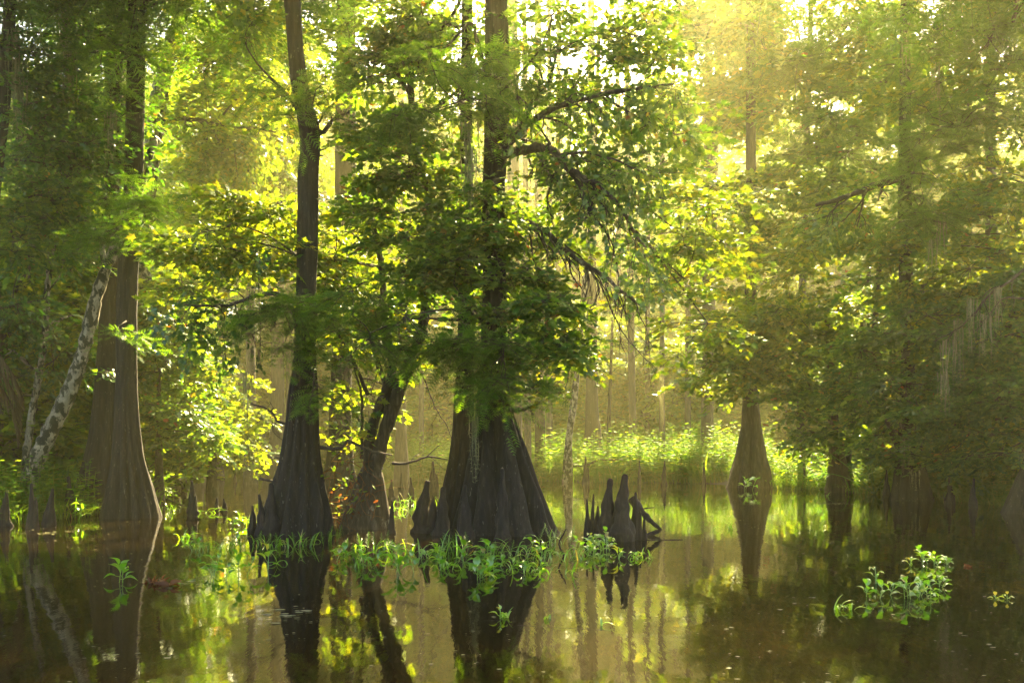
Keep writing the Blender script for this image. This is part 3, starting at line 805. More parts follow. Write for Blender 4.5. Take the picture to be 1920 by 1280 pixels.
T7.crown('maple_mid', 'dark_leaf', [(1720, 640, 90, 60, 20.5, 1.3, 30, 1950, 640), (1780, 600, 80, 60, 20, 1.3, 26, 1950, 600), (1740, 730, 90, 50, 20.2, 1.2, 32, 1960, 740), (1800, 790, 80, 50, 19.6, 1.1, 40, 1965, 780), (1870, 620, 80, 70, 19.2, 1.1, 40, 1955, 640), (1880, 740, 80, 60, 19, 1.1, 40, 1965, 740), (1900, 500, 70, 60, 19.4, 1.1, 26, 1950, 520), (1820, 700, 60, 50, 19.4, 1, 22, 1955, 700), (1880, 840, 60, 30, 18.6, .8, 16, 1970, 820)], per=8, scale=.72)
T7.crown('maple_mid', 'far_leaf', [(1800, 330, 90, 90, 21, 1.4, 34, 1935, 350), (1700, 480, 90, 70, 22, 1.4, 30, 1940, 480), (1780, 520, 80, 60, 20.5, 1.3, 26, 1945, 520), (1880, 400, 60, 60, 20, 1.2, 30, 1940, 420), (1850, 20, 90, 60, 21, 1.4, 50, 1935, 120), (1740, 180, 80, 60, 22, 1.4, 40, 1935, 220)], per=8, scale=.9)
T7.crown('maple_mid', 'maple', [(1880, 300, 70, 80, 20, 1.2, 30, 1940, 350), (1890, 150, 70, 80, 20, 1.2, 26, 1935, 300), (1800, 440, 60, 50, 20.5, 1.1, 16, 1945, 460)], per=8, scale=.8)
# soft feathery cypress boughs, upper right
T8 = T4
T8.crown('cypress', 'cypress_leaf', [(1735, 300, 45, 70, 18.6, .8, 36, 1765, 250), (1705, 370, 45, 40, 18.5, .6, 24, 1765, 330), (1790, 210, 70, 60, 18.8, .9, 34, 1765, 180), (1850, 90, 80, 70, 19, 1, 40, 1766, 80), (1740, 80, 80, 70, 19.2, 1, 38, 1766, 80), (1760, 410, 45, 40, 18.8, .6, 14, 1766, 380), (1840, 240, 60, 50, 19, .8, 18, 1766, 220)], per=8)
T8.moss([(1763, 400, 18.6, 1.0), (1758, 120, 18.8, 1.2), (1700, 60, 18.8, 1.0), (1792, 600, 18.4, 1.4), (1775, 640, 18.4, 1.1), (1822, 560, 18, 1.1), (1852, 590, 17.8, .9), (1870, 540, 17.6, .8), (1768, 700, 18.4, .8), (1750, 450, 18.6, .6)], n=12)
T8.limb([(1925, 500, 17.5), (1890, 530, 17.6), (1860, 548, 17.8), (1825, 590, 18), (1790, 620, 18.3), (1750, 640, 18.4)], .03, .008, mat='grey_bark', twigs=14, tl=.6, droop=.8)
T8.limb([(1925, 560, 17.5), (1880, 560, 17.6), (1850, 600, 17.8), (1830, 620, 18)], .02, .006, mat='grey_bark', twigs=8, tl=.5, droop=.8)
T9 = Tree('deciduous_tree', 'tall hazy tree with sky showing through its crown, top right of centre', 1500, 32)
T9.trunk([(1492, 1512, 900), (1494, 1508, 800), (1496, 1510, 600), (1506, 1517, 300), (1516, 1525, 0), (1518, 1526, -200)], mat='grey_bark', ridges=6, depth=.2, seed=70)
T9.crown('cypress_mid', 'cypress_leaf', [(1560, 90, 110, 80, 26, 2, 44, 1500, 110), (1430, 60, 90, 70, 26.5, 2, 30, 1500, 90), (1590, 240, 110, 80, 25.5, 2, 48, 1500, 260)], per=9)
T9.crown('maple_mid', 'far_leaf', [(1500, 30, 150, 90, 27, 2.4, 30, 1508, 60), (1640, 40, 120, 90, 26, 2, 46, 1508, 100), (1720, 110, 90, 80, 27, 2, 44, 1514, 150), (1640, 150, 80, 70, 28, 1.5, 30, 1512, 150), (1900, 60, 70, 70, 27, 2, 26, 1514, 100), (1510, 430, 90, 80, 25, 1.6, 36, 1500, 430), (1500, 560, 80, 80, 25, 1.6, 34, 1497, 560)], per=8, scale=1.1)
T9.crown('maple_mid', 'maple', [(1480, 190, 70, 60, 26.5, 1.6, 18, 1500, 220), (1560, 330, 110, 70, 26, 1.8, 44, 1500, 340), (1640, 180, 90, 90, 25.5, 1.8, 30, 1500, 240), (1480, 330, 90, 60, 27, 1.8, 26, 1500, 330)], per=8, scale=1.0)
T10 = Tree('deciduous_tree', 'bright yellow green tree beyond the long drooping boughs', 1330, 36)
T10.trunk([(1312, 1342, 910), (1318, 1338, 780), (1324, 1342, 550), (1334, 1348, 250), (1346, 1356, 0)], mat='grey_bark', ridges=6, depth=.2, seed=71)
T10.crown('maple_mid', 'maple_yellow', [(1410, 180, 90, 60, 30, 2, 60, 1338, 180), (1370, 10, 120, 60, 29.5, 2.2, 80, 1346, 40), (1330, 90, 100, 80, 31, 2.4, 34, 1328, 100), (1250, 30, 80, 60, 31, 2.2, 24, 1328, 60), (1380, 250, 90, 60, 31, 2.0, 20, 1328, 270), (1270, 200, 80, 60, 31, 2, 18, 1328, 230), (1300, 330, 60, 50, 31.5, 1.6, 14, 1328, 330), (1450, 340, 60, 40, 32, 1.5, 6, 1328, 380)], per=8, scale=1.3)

# upper crowns, mostly above the picture, added to shade the water and the air below
for t, bl in ((A, [(0, 1, 10.5, 3.2, 3, 1.6, 28), (-.5, -3.5, 9.5, 3, 2.6, 1.2, 110), (-1.5, 3, 13, 2.5, 2.5, 1.5, 40)]), (D1, [(.5, 2, 11, 3.6, 3.2, 1.8, 34), (.5, -3.5, 9.5, 3, 2.6, 1.2, 90), (3.4, -3, 9.2, 2.6, 2.6, 1, 50), (2.2, 0, 9.3, 2, 2, 1, 30)]), (D2, [(0, 4, 13.5, 3.5, 3, 1.5, 16)]),
              (B, [(0, 0, 13.5, 3.2, 3, 1.8, 26)]), (L1, [(0, 1, 11.5, 3.4, 3, 2, 130), (1.5, -1, 9.2, 3, 2.6, 1, 90), (1, -4.5, 10, 3.4, 3, 1.3, 130), (-1.5, -2, 9.5, 2, 2, 1, 30)]), (L2, [(-2, 2, 13, 3.4, 3, 2, 110)]), (T2, [(0, 0, 13.5, 3.5, 3, 2, 50), (-3, -1, 14, 2.5, 2.5, 1.5, 14)]),
              (T8, [(0, 0, 14, 3, 3, 2, 60), (-1.5, -3.5, 12, 3.2, 3, 2, 60), (-2.5, -7.5, 11, 3.2, 3, 1.4, 60)]), (T3, [(0, 1, 11, 3, 3, 2, 70), (-2.5, -4.5, 9.5, 3, 3, 1.3, 60)]), (T9, [(0, 0, 15, 3, 3, 1.6, 20)]), (T1, [(0, 0, 16.5, 3, 3, 2, 20)]), (Lb, [(0, 0, 13, 3, 3, 2, 90)]), (Le, [(0, 2, 12, 3.5, 3, 2, 100), (3, -3, 9.5, 3, 3, 1.2, 90)])):
    t.canopy('maple_mid' if t in (B, T9, T1) else 'cypress_mid', 'far_leaf' if t in (B, T9, T1) else 'cypress_leaf', bl)

# ------------------------------------------------------------------ thin trunks standing in the misty middle
def bgtree(name, label, px, D, pts, bark, crown=None, group=None, knees=0):
    t = Tree(name, label, px, D, 'tree', group)
    t.trunk(pts, mat=bark, ridges=7, depth=.25, segs=20, seed=int(px * 7) % 97, step=.35)
    if crown: t.crown(crown[0], crown[1], crown[2], per=crown[3] if len(crown) > 3 else 8, scale=crown[4] if len(crown) > 4 else 1.6, thr=-.02)
    return t

def col(x0, x1, w, ybase, fl=1.5, ytop=-100):
    """rows of a plain trunk from (x0,ybase) to (x1,ytop) of pixel width w"""
    r = []
    for t, k in ((0, fl), (.06, 1.15), (.2, 1), (.5, .92), (.8, .8), (1, .7)):
        x = x0 + (x1 - x0) * t; y = ybase + (ytop - ybase) * t
        r.append((x - w * k / 2, x + w * k / 2, y))
    return r

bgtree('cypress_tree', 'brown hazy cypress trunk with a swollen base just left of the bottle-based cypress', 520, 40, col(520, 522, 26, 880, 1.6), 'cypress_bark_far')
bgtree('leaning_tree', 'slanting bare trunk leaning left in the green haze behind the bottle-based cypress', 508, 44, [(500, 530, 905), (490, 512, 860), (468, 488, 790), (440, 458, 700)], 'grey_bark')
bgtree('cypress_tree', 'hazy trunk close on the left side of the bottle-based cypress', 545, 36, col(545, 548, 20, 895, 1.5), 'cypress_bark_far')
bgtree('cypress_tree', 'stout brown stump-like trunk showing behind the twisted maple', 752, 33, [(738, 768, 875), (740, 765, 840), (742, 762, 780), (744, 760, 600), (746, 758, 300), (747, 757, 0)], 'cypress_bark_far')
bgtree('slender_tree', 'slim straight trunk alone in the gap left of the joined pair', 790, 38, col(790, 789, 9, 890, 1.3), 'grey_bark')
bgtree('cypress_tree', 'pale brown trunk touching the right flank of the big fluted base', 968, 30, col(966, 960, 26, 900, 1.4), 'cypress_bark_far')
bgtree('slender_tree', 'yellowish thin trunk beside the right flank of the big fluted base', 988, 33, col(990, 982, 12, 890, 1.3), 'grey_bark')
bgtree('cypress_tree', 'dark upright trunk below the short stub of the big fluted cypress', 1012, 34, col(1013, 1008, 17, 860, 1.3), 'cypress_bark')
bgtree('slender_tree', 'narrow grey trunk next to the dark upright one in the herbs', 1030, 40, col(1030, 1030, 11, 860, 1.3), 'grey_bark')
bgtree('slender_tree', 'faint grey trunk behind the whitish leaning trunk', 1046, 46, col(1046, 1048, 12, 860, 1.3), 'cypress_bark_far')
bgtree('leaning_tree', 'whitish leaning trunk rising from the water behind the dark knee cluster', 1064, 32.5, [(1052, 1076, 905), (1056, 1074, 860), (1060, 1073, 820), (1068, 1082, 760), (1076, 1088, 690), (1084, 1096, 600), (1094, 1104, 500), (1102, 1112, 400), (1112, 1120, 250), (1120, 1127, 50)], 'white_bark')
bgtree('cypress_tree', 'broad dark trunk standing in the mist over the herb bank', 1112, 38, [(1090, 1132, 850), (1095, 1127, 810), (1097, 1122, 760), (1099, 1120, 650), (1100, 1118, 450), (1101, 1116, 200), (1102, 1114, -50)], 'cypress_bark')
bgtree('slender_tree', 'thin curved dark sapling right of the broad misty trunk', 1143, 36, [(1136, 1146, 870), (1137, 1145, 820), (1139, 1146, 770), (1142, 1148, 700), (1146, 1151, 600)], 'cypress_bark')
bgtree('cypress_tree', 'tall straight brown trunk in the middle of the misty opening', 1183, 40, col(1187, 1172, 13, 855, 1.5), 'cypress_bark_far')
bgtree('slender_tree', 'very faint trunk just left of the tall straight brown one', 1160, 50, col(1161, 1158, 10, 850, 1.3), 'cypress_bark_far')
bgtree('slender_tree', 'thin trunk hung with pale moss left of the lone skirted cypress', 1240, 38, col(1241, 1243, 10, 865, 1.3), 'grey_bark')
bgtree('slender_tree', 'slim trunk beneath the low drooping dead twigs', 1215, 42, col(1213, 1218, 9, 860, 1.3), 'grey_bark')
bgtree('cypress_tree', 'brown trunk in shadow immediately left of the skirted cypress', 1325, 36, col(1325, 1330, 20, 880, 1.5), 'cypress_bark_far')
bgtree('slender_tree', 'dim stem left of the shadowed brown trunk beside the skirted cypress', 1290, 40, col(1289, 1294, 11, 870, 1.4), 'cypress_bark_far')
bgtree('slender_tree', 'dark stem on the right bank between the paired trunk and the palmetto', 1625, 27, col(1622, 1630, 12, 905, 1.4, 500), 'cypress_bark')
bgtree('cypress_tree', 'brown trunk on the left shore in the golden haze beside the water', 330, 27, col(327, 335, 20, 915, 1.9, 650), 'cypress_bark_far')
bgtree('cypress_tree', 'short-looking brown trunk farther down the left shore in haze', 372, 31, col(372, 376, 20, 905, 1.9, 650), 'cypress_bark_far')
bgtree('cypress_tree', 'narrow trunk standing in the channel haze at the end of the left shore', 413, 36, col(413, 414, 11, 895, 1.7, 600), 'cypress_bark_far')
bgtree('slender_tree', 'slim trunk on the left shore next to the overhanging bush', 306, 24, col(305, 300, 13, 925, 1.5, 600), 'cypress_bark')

# ------------------------------------------------------------------ the wood behind: repeated trees, each its own object
def far_arche(h, kind, mat, bark, seed, r=2.6, low=.3, n=110, scale=1.0):
    """tree at the origin; returns (trunk mesh, crown mesh)"""
    mb = MB(); hh = h * .97
    lean = rng.normal(0, .3, 2)
    rows = [(lean[0] * t, lean[1] * t, h * t - (.6 if t == 0 else 0), (.20 * h / 16) * (k)) for t, k in ((0, 1.7), (.05, 1.2), (.2, 1), (.5, .8), (.8, .45), (1, .12))]
    fluted(mb, rows, ridges=7, depth=.25, segs=14, seed=seed, step=.8)
    tm = mb.mesh('trunk', [M[bark]])
    mb = MB()
    for k in range(7):
        z = h * (low + (1 - low) * (k + .5) / 7)
        a = rng.random() * 6.28; rr = r * (.45 + .55 * math.sin(PI * min(1, (k + 1.2) / 7)))
        foliage(mb, kind, (math.cos(a) * rr * .4, math.sin(a) * rr * .4, z), (rr, rr, h * .10), n // 5, 8, .5, scale, (0, 0, z - .4), thr=-.03, tiers=.8, limb_r=.03)
    cm = mb.mesh('crown', [M[mat], M['twig']])
    return tm, cm

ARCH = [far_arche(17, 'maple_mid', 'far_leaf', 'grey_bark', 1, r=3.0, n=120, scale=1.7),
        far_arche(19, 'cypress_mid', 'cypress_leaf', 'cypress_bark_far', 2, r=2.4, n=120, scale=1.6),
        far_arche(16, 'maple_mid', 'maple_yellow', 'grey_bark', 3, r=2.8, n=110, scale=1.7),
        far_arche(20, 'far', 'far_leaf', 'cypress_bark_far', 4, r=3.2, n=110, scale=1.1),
        far_arche(6.5, 'maple_mid', 'maple_yellow', 'grey_bark', 5, r=2.1, low=.10, n=170, scale=1.3),
        far_arche(5.5, 'maple_mid', 'far_leaf', 'grey_bark', 6, r=2.1, low=.08, n=170, scale=1.3)]
KIND = ['broad-leaved tree', 'feathery cypress', 'yellow green tree', 'tall dense tree', 'low yellow green tree', 'low green tree']


def plant_tree(k, x, y, s, label, group):
    z = ground_z(x, y)
    r = empty('cypress_tree' if k == 1 else 'understory_tree' if k > 3 else 'forest_tree', (x, y, max(z, -.3)), label, 'tree', group)
    a = rng.random() * 6.28
    for nm, me in zip(('trunk', 'crown'), ARCH[k]):
        o = bpy.data.objects.new(nm, me); sc.collection.objects.link(o); o.parent = r
    r.rotation_euler = (0, 0, a); r.scale = (s, s, s * (.9 + .25 * rng.random()))
    return r


def zone(px):
    for lim, w in ((150, 'at the left end of the wood'), (300, 'behind the leftmost big pair'), (480, 'beyond the left channel'), (620, 'behind the bottle-based cypress'), (760, 'behind the twisted maple'),
                   (900, 'behind the joined pair'), (1060, 'right of the big fluted cypress'), (1220, 'in the misty opening'), (1380, 'left of the lone skirted cypress'), (1520, 'behind the lone skirted cypress'),
                   (1700, 'behind the right bank'), (9999, 'at the right end of the wood')):
        if px < lim: return w

placed = []
open_air = lambda u, D: (980 < u < 1500 and D < 56) or ((u > 1500 or 300 < u < 520) and rng.random() < (.35 if u > 1500 else .8))
def far_row(D0, D1, n, kinds, u0=-150, u1=2070, mind=2.6, row='in the middle rows', s=(.85, 1.2), skip=None):
    c = 0; tries = 0
    while c < n and tries < n * 40:
        tries += 1
        D = D0 + (D1 - D0) * rng.random(); u = u0 + (u1 - u0) * ((c + rng.random()) / n)
        if D < shore(u) + 1.5: continue
        if skip and skip(u, D): continue
        x = (u - 960) / FPX * D
        if any((x - a) ** 2 + (D - b) ** 2 < mind ** 2 for a, b in placed): continue
        placed.append((x, D)); k = kinds[rng.integers(0, len(kinds))]
        plant_tree(k, x, D, s[0] + (s[1] - s[0]) * rng.random(), '%s %s %s' % (KIND[k], row, zone(u)), '%s of the wood, %s' % (KIND[k] + 's', zone(u)))
        c += 1

far_row(34, 46, 20, [0, 1, 2], row='in the nearer rows', s=(.75, 1.05), skip=open_air)
far_row(46, 60, 30, [0, 1, 2, 3], row='in the middle rows', s=(.75, 1.05), skip=open_air)
far_row(60, 78, 40, [0, 1, 2, 3, 3], row='in the farthest rows', s=(1.15, 1.5), skip=lambda u, D: (980 < u < 1560 and (D < 66 or rng.random() < .5)))
far_row(28, 44, 18, [4, 5], row='as undergrowth', mind=1.8, skip=lambda u, D: 950 < u < 1290 or (1230 < u < 1680 and D < 33) or 1330 < u < 1490)
far_row(44, 66, 54, [4, 5, 4], row='as far undergrowth', mind=1.8)

for px, D, k, sz in ((1790, 24.5, 5, .8), (1860, 23, 5, .75), (1660, 31, 5, .8), (240, 24, 5, .9), (60, 20, 5, .85), (170, 23, 5, .9), (1960, 21, 5, .9), (-40, 19, 5, .9), (640, 50, 4, .9), (860, 42, 4, .8)):
    plant_tree(k, (px - 960) / FPX * D, D, sz, 'low %s tree close to the water %s' % ('yellow green' if k == 4 else 'green', zone(px)), 'low trees close to the water, %s' % zone(px))

for u, D, sz, lb in ((1012, 44, .8, 'soft bushy sapling right behind the dark upright trunk of the herb bank'), (1078, 43, .75, 'soft bushy sapling between the whitish leaning trunk and the broad misty trunk'), (1152, 45, .85, 'soft bushy sapling by the thin curved dark one'),
                 (1228, 43, .75, 'soft bushy sapling beneath the lowest drooping twigs'), (1292, 42, .7, 'soft bushy sapling left of the shadowed brown trunk'), (835, 46, .9, 'soft bushy sapling in the gap left of the joined pair'), (700, 54, .95, 'soft bushy sapling seen through the stems of the twisted maple'), (600, 53, .95, 'soft bushy sapling just right of the bottle-based cypress')):
    plant_tree(4, (u - 960) / FPX * D, D, sz, lb, 'soft bushy saplings in the mist')

# pale leafy bushes far back under the trees
for i in range(26):
    u = 560 + i * 36 + rng.uniform(-14, 14); D = rng.uniform(58, 78)
    if 1500 < u: continue
    plant_tree(4 + i % 2, (u - 960) / FPX * D, D, rng.uniform(1.3, 1.9), '%s in the mist, far back %s' % ('pale yellow green bush' if i % 2 == 0 else 'pale green bush', zone(u)), 'misty bushes far back, %s %s' % (zone(u), i % 2))

for i, (u, D, k, sz) in enumerate([(1035, 46, 4, 1.1), (1085, 50, 5, 1.2), (1130, 47, 4, 1.0), (1175, 53, 5, 1.3), (1215, 48, 4, 1.1), (1262, 50, 5, 1.2), (1300, 45, 4, 1.0), (1345, 47, 5, 1.1), (600, 56, 5, 1.3), (1000, 52, 5, 1.3), (820, 50, 4, 1.2), (770, 54, 5, 1.3)]):
    sz *= .95; plant_tree(k, (u - 960) / FPX * D, D, sz, 'leafy %s tree in the misty gap, %s' % ('yellow green' if k == 4 else 'green', ('behind the thin dark trunks', 'under the drooping twigs', 'behind the herbs', 'near the moss-hung trunk')[i % 4]), 'leafy trees in the misty gap, %d' % (i % 4 + 4 * k))

# the far wood that reads as one mass
mb = MB()
for i in range(360):
    a = rng.uniform(-.72, .72); D = rng.uniform(80, 120); x = math.tan(a) * D; z = rng.uniform(0, 1) ** 1.25 * D * .37
    if -.02 < a < .36 and z > 24 and rng.random() < .3: continue
    foliage(mb, 'far', (x, D, z + 1), (4.5, 3, 3.2), 18, 6, 1.2, 1.9, None, thr=-.3, tiers=0, limb_r=.05)
for i in range(50):
    a = rng.uniform(-.7, .7); D = rng.uniform(80, 118); x = math.tan(a) * D; r = rng.uniform(.15, .35)
    tube(mb, [(x, D, -.5), (x + rng.normal(0, .3), D, 8), (x + rng.normal(0, .5), D, 20)], [r * 1.5, r, r * .7], 6, 1)
o = mb.build('forest', [M['far_leaf'], M['cypress_bark_far']]); o['kind'] = 'stuff'; o['label'] = 'far hazy wood closing off the swamp behind the last separate trees'; o['category'] = 'forest'

# ------------------------------------------------------------------ cypress knees
def knee(px, pyt, pyb, w, label, lean=0, tips=1, name='cypress_knee', seed=None, D=None):
    D = D or DW(pyb); b = W(px, 0, D); b[2] = 0
    h = (pyb - pyt) / FPX * D; R = w / 2 / FPX * D; L = lean / FPX * D
    seed = seed if seed is not None else int(px * 3 + pyt)
    rs = np.random.default_rng(seed)
    e = .75 + .4 * rs.random()
    bend = rs.normal(0, R * .12, 3)
    rows = [(b[0], b[1], -.25, R * 1.1)]; bend *= .9
    for t in (0, .12, .25, .4, .55, .7, .82, .92, .97, .99):
        rr = R * ((1 - t) ** (e + .15) * .82 + .18 * (1 - t ** 6)) * (1 + .10 * rs.normal())
        rr = max(rr, R * (.24 if t < .9 else .22 if t < .95 else .2 if t < .98 else .13))
        rows.append((b[0] + L * t + bend[0] * math.sin(t * 4), b[1] + bend[1] * t, h * t, rr))
    rows.append((b[0] + L, b[1], h, R * .05))
    mb = MB(); fluted(mb, rows, ridges=int(rs.integers(5, 9)), depth=.22, segs=28, seed=seed, step=.025, rough=.15, zf=7)
    for k in range(max(tips - 1, int(rs.random() < .35))):
        s = (-1) ** k; x = b[0] + s * R * .6; hh = h * (.45 + .25 * rs.random())
        rows = [(x, b[1] - R * .2, -.25, R * .5), (x, b[1] - R * .2, hh * .4, R * .4), (x + s * R * .05, b[1] - R * .2, hh * .8, R * .24), (x + s * R * .05, b[1] - R * .2, hh, R * .05)]
        fluted(mb, rows, ridges=5, depth=.2, segs=20, seed=seed + k + 1, step=.05, rough=.09)
    o = mb.build(name, [M['knee_bark']], None, b, b)
    return tag(o, label, 'cypress knee', 'cypress knees standing in the water')

for a in [
    (508, 905, 1003, 40, 'tallest dark knee pressed against the left side of the bottle-based cypress'),
    (488, 925, 1003, 26, 'middle knee of the three left of the bottle-based cypress'),
    (474, 947, 1000, 20, 'lowest knee, outermost of the three left of the bottle-based cypress'),
    (798, 900, 998, 46, 'wide black cone-shaped knee left of the joined pair'),
    (830, 912, 1003, 40, 'knee with a blunt tip pressed to the left flank of the joined pair'),
    (812, 864, 930, 22, 'needle-sharp knee behind the wide black cone'),
    (735, 936, 1000, 16, 'slim dark knee right of the twisted maple base'),
    (752, 886, 925, 11, 'small pointed knee behind the water grass, in the gap'),
    (770, 894, 932, 14, 'small double-tipped knee in the gap left of the wide black cone', 0, 2),
    (734, 898, 942, 16, 'brownish knee half hidden behind the slim dark one'),
    (722, 920, 955, 18, 'low stump-like knee at the right foot of the twisted maple'),
    (942, 876, 1012, 34, 'reddish brown knee fused to the front of the big fluted base'),
    (1006, 926, 1000, 30, 'dark knee against the right flank of the big fluted base'),
    (872, 908, 1010, 36, 'rounded knee between the two trunks of the joined pair'),
    (986, 960, 1004, 30, 'low knee in front of the big fluted base, right part'),
    (1101, 935, 1008, 16, 'slim leftmost knee of the dark cluster in open water'),
    (1112, 925, 1006, 12, 'thin knee between the slim leftmost and the shortest of the dark cluster'),
    (1157, 930, 1010, 14, 'small knee wedged between the two tallest of the dark cluster'),
    (1208, 965, 1010, 12, 'low outer knee under the sloping broken branch'),
    (1121, 948, 1008, 20, 'shortest knee of the dark cluster in open water'),
    (1142, 896, 1012, 46, 'mossy-topped second tallest knee of the dark cluster'),
    (1170, 888, 1014, 50, 'tallest knee of the dark cluster in open water'),
    (1192, 922, 1010, 24, 'thin-tipped knee at the right of the dark cluster', 0, 2),
    (360, 901, 968, 22, 'lone brown knee in the golden water right of the leftmost pair'),
    (406, 932, 958, 13, 'small faint knee, left of two, in the golden water'),
    (420, 934, 958, 13, 'small faint knee, right of two, in the golden water'),
    (441, 882, 905, 7, 'thin distant knee far down the left channel'),
    (60, 905, 990, 26, 'dark knee standing before the foot of the leaning blotched tree'),
    (92, 915, 984, 26, 'dark knee right of the foot of the leaning blotched tree', 6),
    (10, 918, 986, 28, 'wide dark knee at the left edge among leaves'),
    (130, 892, 970, 30, 'large shaded knee left of the leftmost pair, between ferns'),
    (1098, 855, 905, 14, 'brown knee in the far herbs by the whitish leaning trunk'),
    (1144, 853, 900, 11, 'brown knee under the curved sapling in the far herbs'),
    (1169, 852, 898, 8, 'thin knee in the far herbs, left of the misty gap'),
    (1199, 862, 908, 9, 'mottled thin knee in the far herbs'),
    (1246, 863, 910, 12, 'upright grey knee at the far shoreline'),
    (1276, 850, 905, 12, 'tall thin knee by the far shoreline, nearest the skirted cypress'),
    (1320, 866, 908, 10, 'small knee left of the lone skirted cypress'),
    (1662, 880, 932, 14, 'shaded knee left of the mossy based cypress on the right bank'),
    (1780, 890, 944, 20, 'shaded knee right of the mossy based cypress on the right bank'),
    (1825, 896, 952, 18, 'shaded knee left of the broad base at the far right'),
    (1508, 868, 916, 12, 'dark knee on the right bank, left of the paired trunk'),
    (1630, 884, 922, 12, 'dark knee under the palmetto on the right bank'),
    (292, 880, 938, 18, 'brown knee in the haze beside the leftmost pair'),
    (316, 868, 925, 14, 'taller brown knee on the left shore in haze'),
    (345, 880, 918, 13, 'low brown knee on the left shore in haze'),
]:
    knee(*a[:5], lean=a[5] if len(a) > 5 else 0, tips=a[6] if len(a) > 6 else 1)

# fallen wood
def wood(label, pts, r0, r1, name='driftwood', twigs=0, tl=.2, z=None):
    P = [W(*p) for p in pts]
    b = P[0].copy(); P = smooth_path(P, .04)
    mb = MB(); R = np.linspace(r0, r1, len(P)) * (1 + .15 * rng.normal(0, 1, len(P)).clip(-1, 1))
    tube(mb, P, R, 8, 0, jit=.25)
    for i in range(twigs):
        j = rng.integers(1, len(P) - 1); d = rng.normal(0, 1, 3); d[2] = abs(d[2]) * .6; d /= np.linalg.norm(d)
        tube(mb, [P[j], P[j] + d * tl * .5 + rng.normal(0, .01, 3), P[j] + d * tl], [r1 * .8, r1 * .5, r1 * .25], 5, 0)
    o = mb.build(name, [M['knee_bark']], None, b, b)
    return tag(o, label, 'driftwood')

wood('thick broken branch propped on the dark knee cluster, its tip sloping to the right', [(1185, 935, 13.6), (1203, 958, 13.5), (1222, 978, 13.4), (1240, 993, 13.3)], .07, .018, twigs=3)
wood('lower broken branch leaving the water under the sloping tip', [(1198, 1012, 13.2), (1215, 1003, 13.3), (1240, 993, 13.35)], .055, .02)
wood('thin twig lying flat on the water right of the dark knee cluster', [(1190, 1012.2, 12.7), (1230, 1012, 12.65), (1280, 1011, 12.7)], .010, .005, twigs=2, tl=.06)
wood('thin black twig standing among the floating plants, left of the knee cluster', [(1060, 1045, 10.8), (1048, 1020, 10.8), (1056, 1002, 10.8), (1062, 990, 10.8)], .012, .006, twigs=5, tl=.05)
wood('long sunlit stick lying on the shore water left of the wide golden gap', [(300, 930, 22), (345, 948, 19.9), (395, 965, 18)], .012, .006, twigs=2)
wood('horizontal twig on the far water beside the whitish leaning trunk, upper one', [(1074, 872, 32.6), (1100, 872, 32.6), (1125, 862, 32.6), (1168, 862, 32.6)], .05, .03, twigs=3)
wood('horizontal twig on the far water beside the whitish leaning trunk, lower one', [(1074, 908, 32.0), (1090, 906, 32.2), (1110, 910, 32.2)], .04, .02, twigs=2)
wood('thin bare twig floating before the big cypress reflection', [(880, 1165.5, 6.8), (930, 1163, 6.84), (975, 1166, 6.78)], .004, .002, twigs=3, tl=.04)
wood('long thin waterlogged twig low in the reflection right of the grass sprig', [(970, 1172, 6.66), (1040, 1176, 6.58), (1150, 1182, 6.46)], .004, .002, twigs=5, tl=.04)

# ------------------------------------------------------------------ water plants
def blade(L, w, arc, n=6):
    """grass blade rising from the origin and arching along +x"""
    t = np.linspace(0, 1, n + 1)
    x = L * (t * .25 + arc * t * t * .55); z = L * (t * (1.0) - arc * t ** 2.2 * .75)
    wd = w * np.sin(PI * np.clip(t * .85 + .12, 0, 1)) ** .7 * (t < 1) + .0004
    V = np.stack([np.stack([x, -wd / 2, z], 1), np.stack([x, wd * 0, z - wd * .25], 1), np.stack([x, wd / 2, z], 1)], 1).reshape(-1, 3)
    f = []
    for i in range(n):
        a = 3 * i
        f += [(a, a + 1, a + 4, a + 3), (a + 1, a + 2, a + 5, a + 4)]
    return V, np.array(f)


def zrot(a):
    c, s = np.cos(a), np.sin(a); R = np.zeros((len(a), 3, 3))
    R[:, 0, 0] = c; R[:, 0, 1] = -s; R[:, 1, 0] = s; R[:, 1, 1] = c; R[:, 2, 2] = 1
    return R


def tuft(mb, c, n, L, w=.012, spread=.08, mat=0, arc=(.3, 1.3)):
    for _ in range(n):
        v, f = blade(L * (.5 + .6 * rng.random()), w * (.7 + .6 * rng.random()), rng.uniform(*arc))
        a = rng.random() * 6.28
        p = c + np.array((*rng.normal(0, spread, 2), -.02))
        v = np.einsum('ij,kj->ki', zrot(np.array([a]))[0], v) + p
        mb.add(v, f, mat, True)
        if n > 2: tube(mb, [c + (0, 0, -.012), p + (0, 0, .01)], [.003, .002], 3, mat)


def broad_leaf():
    t = np.linspace(0, 1, 8); w = .5 * np.sin(PI * t ** .75) * (1 - .25 * t); w[0] = .04; w[-1] = .0
    z = .12 * np.sin(t * PI) - .25 * t * t
    V = np.stack([np.stack([t, -w, z + w * .28], 1), np.stack([t, w * 0, z], 1), np.stack([t, w, z + w * .28], 1)], 1).reshape(-1, 3)
    f = []
    for i in range(7):
        a = 3 * i; f += [(a, a + 1, a + 4, a + 3), (a + 1, a + 2, a + 5, a + 4)]
    return V, np.array(f)

BL = broad_leaf()


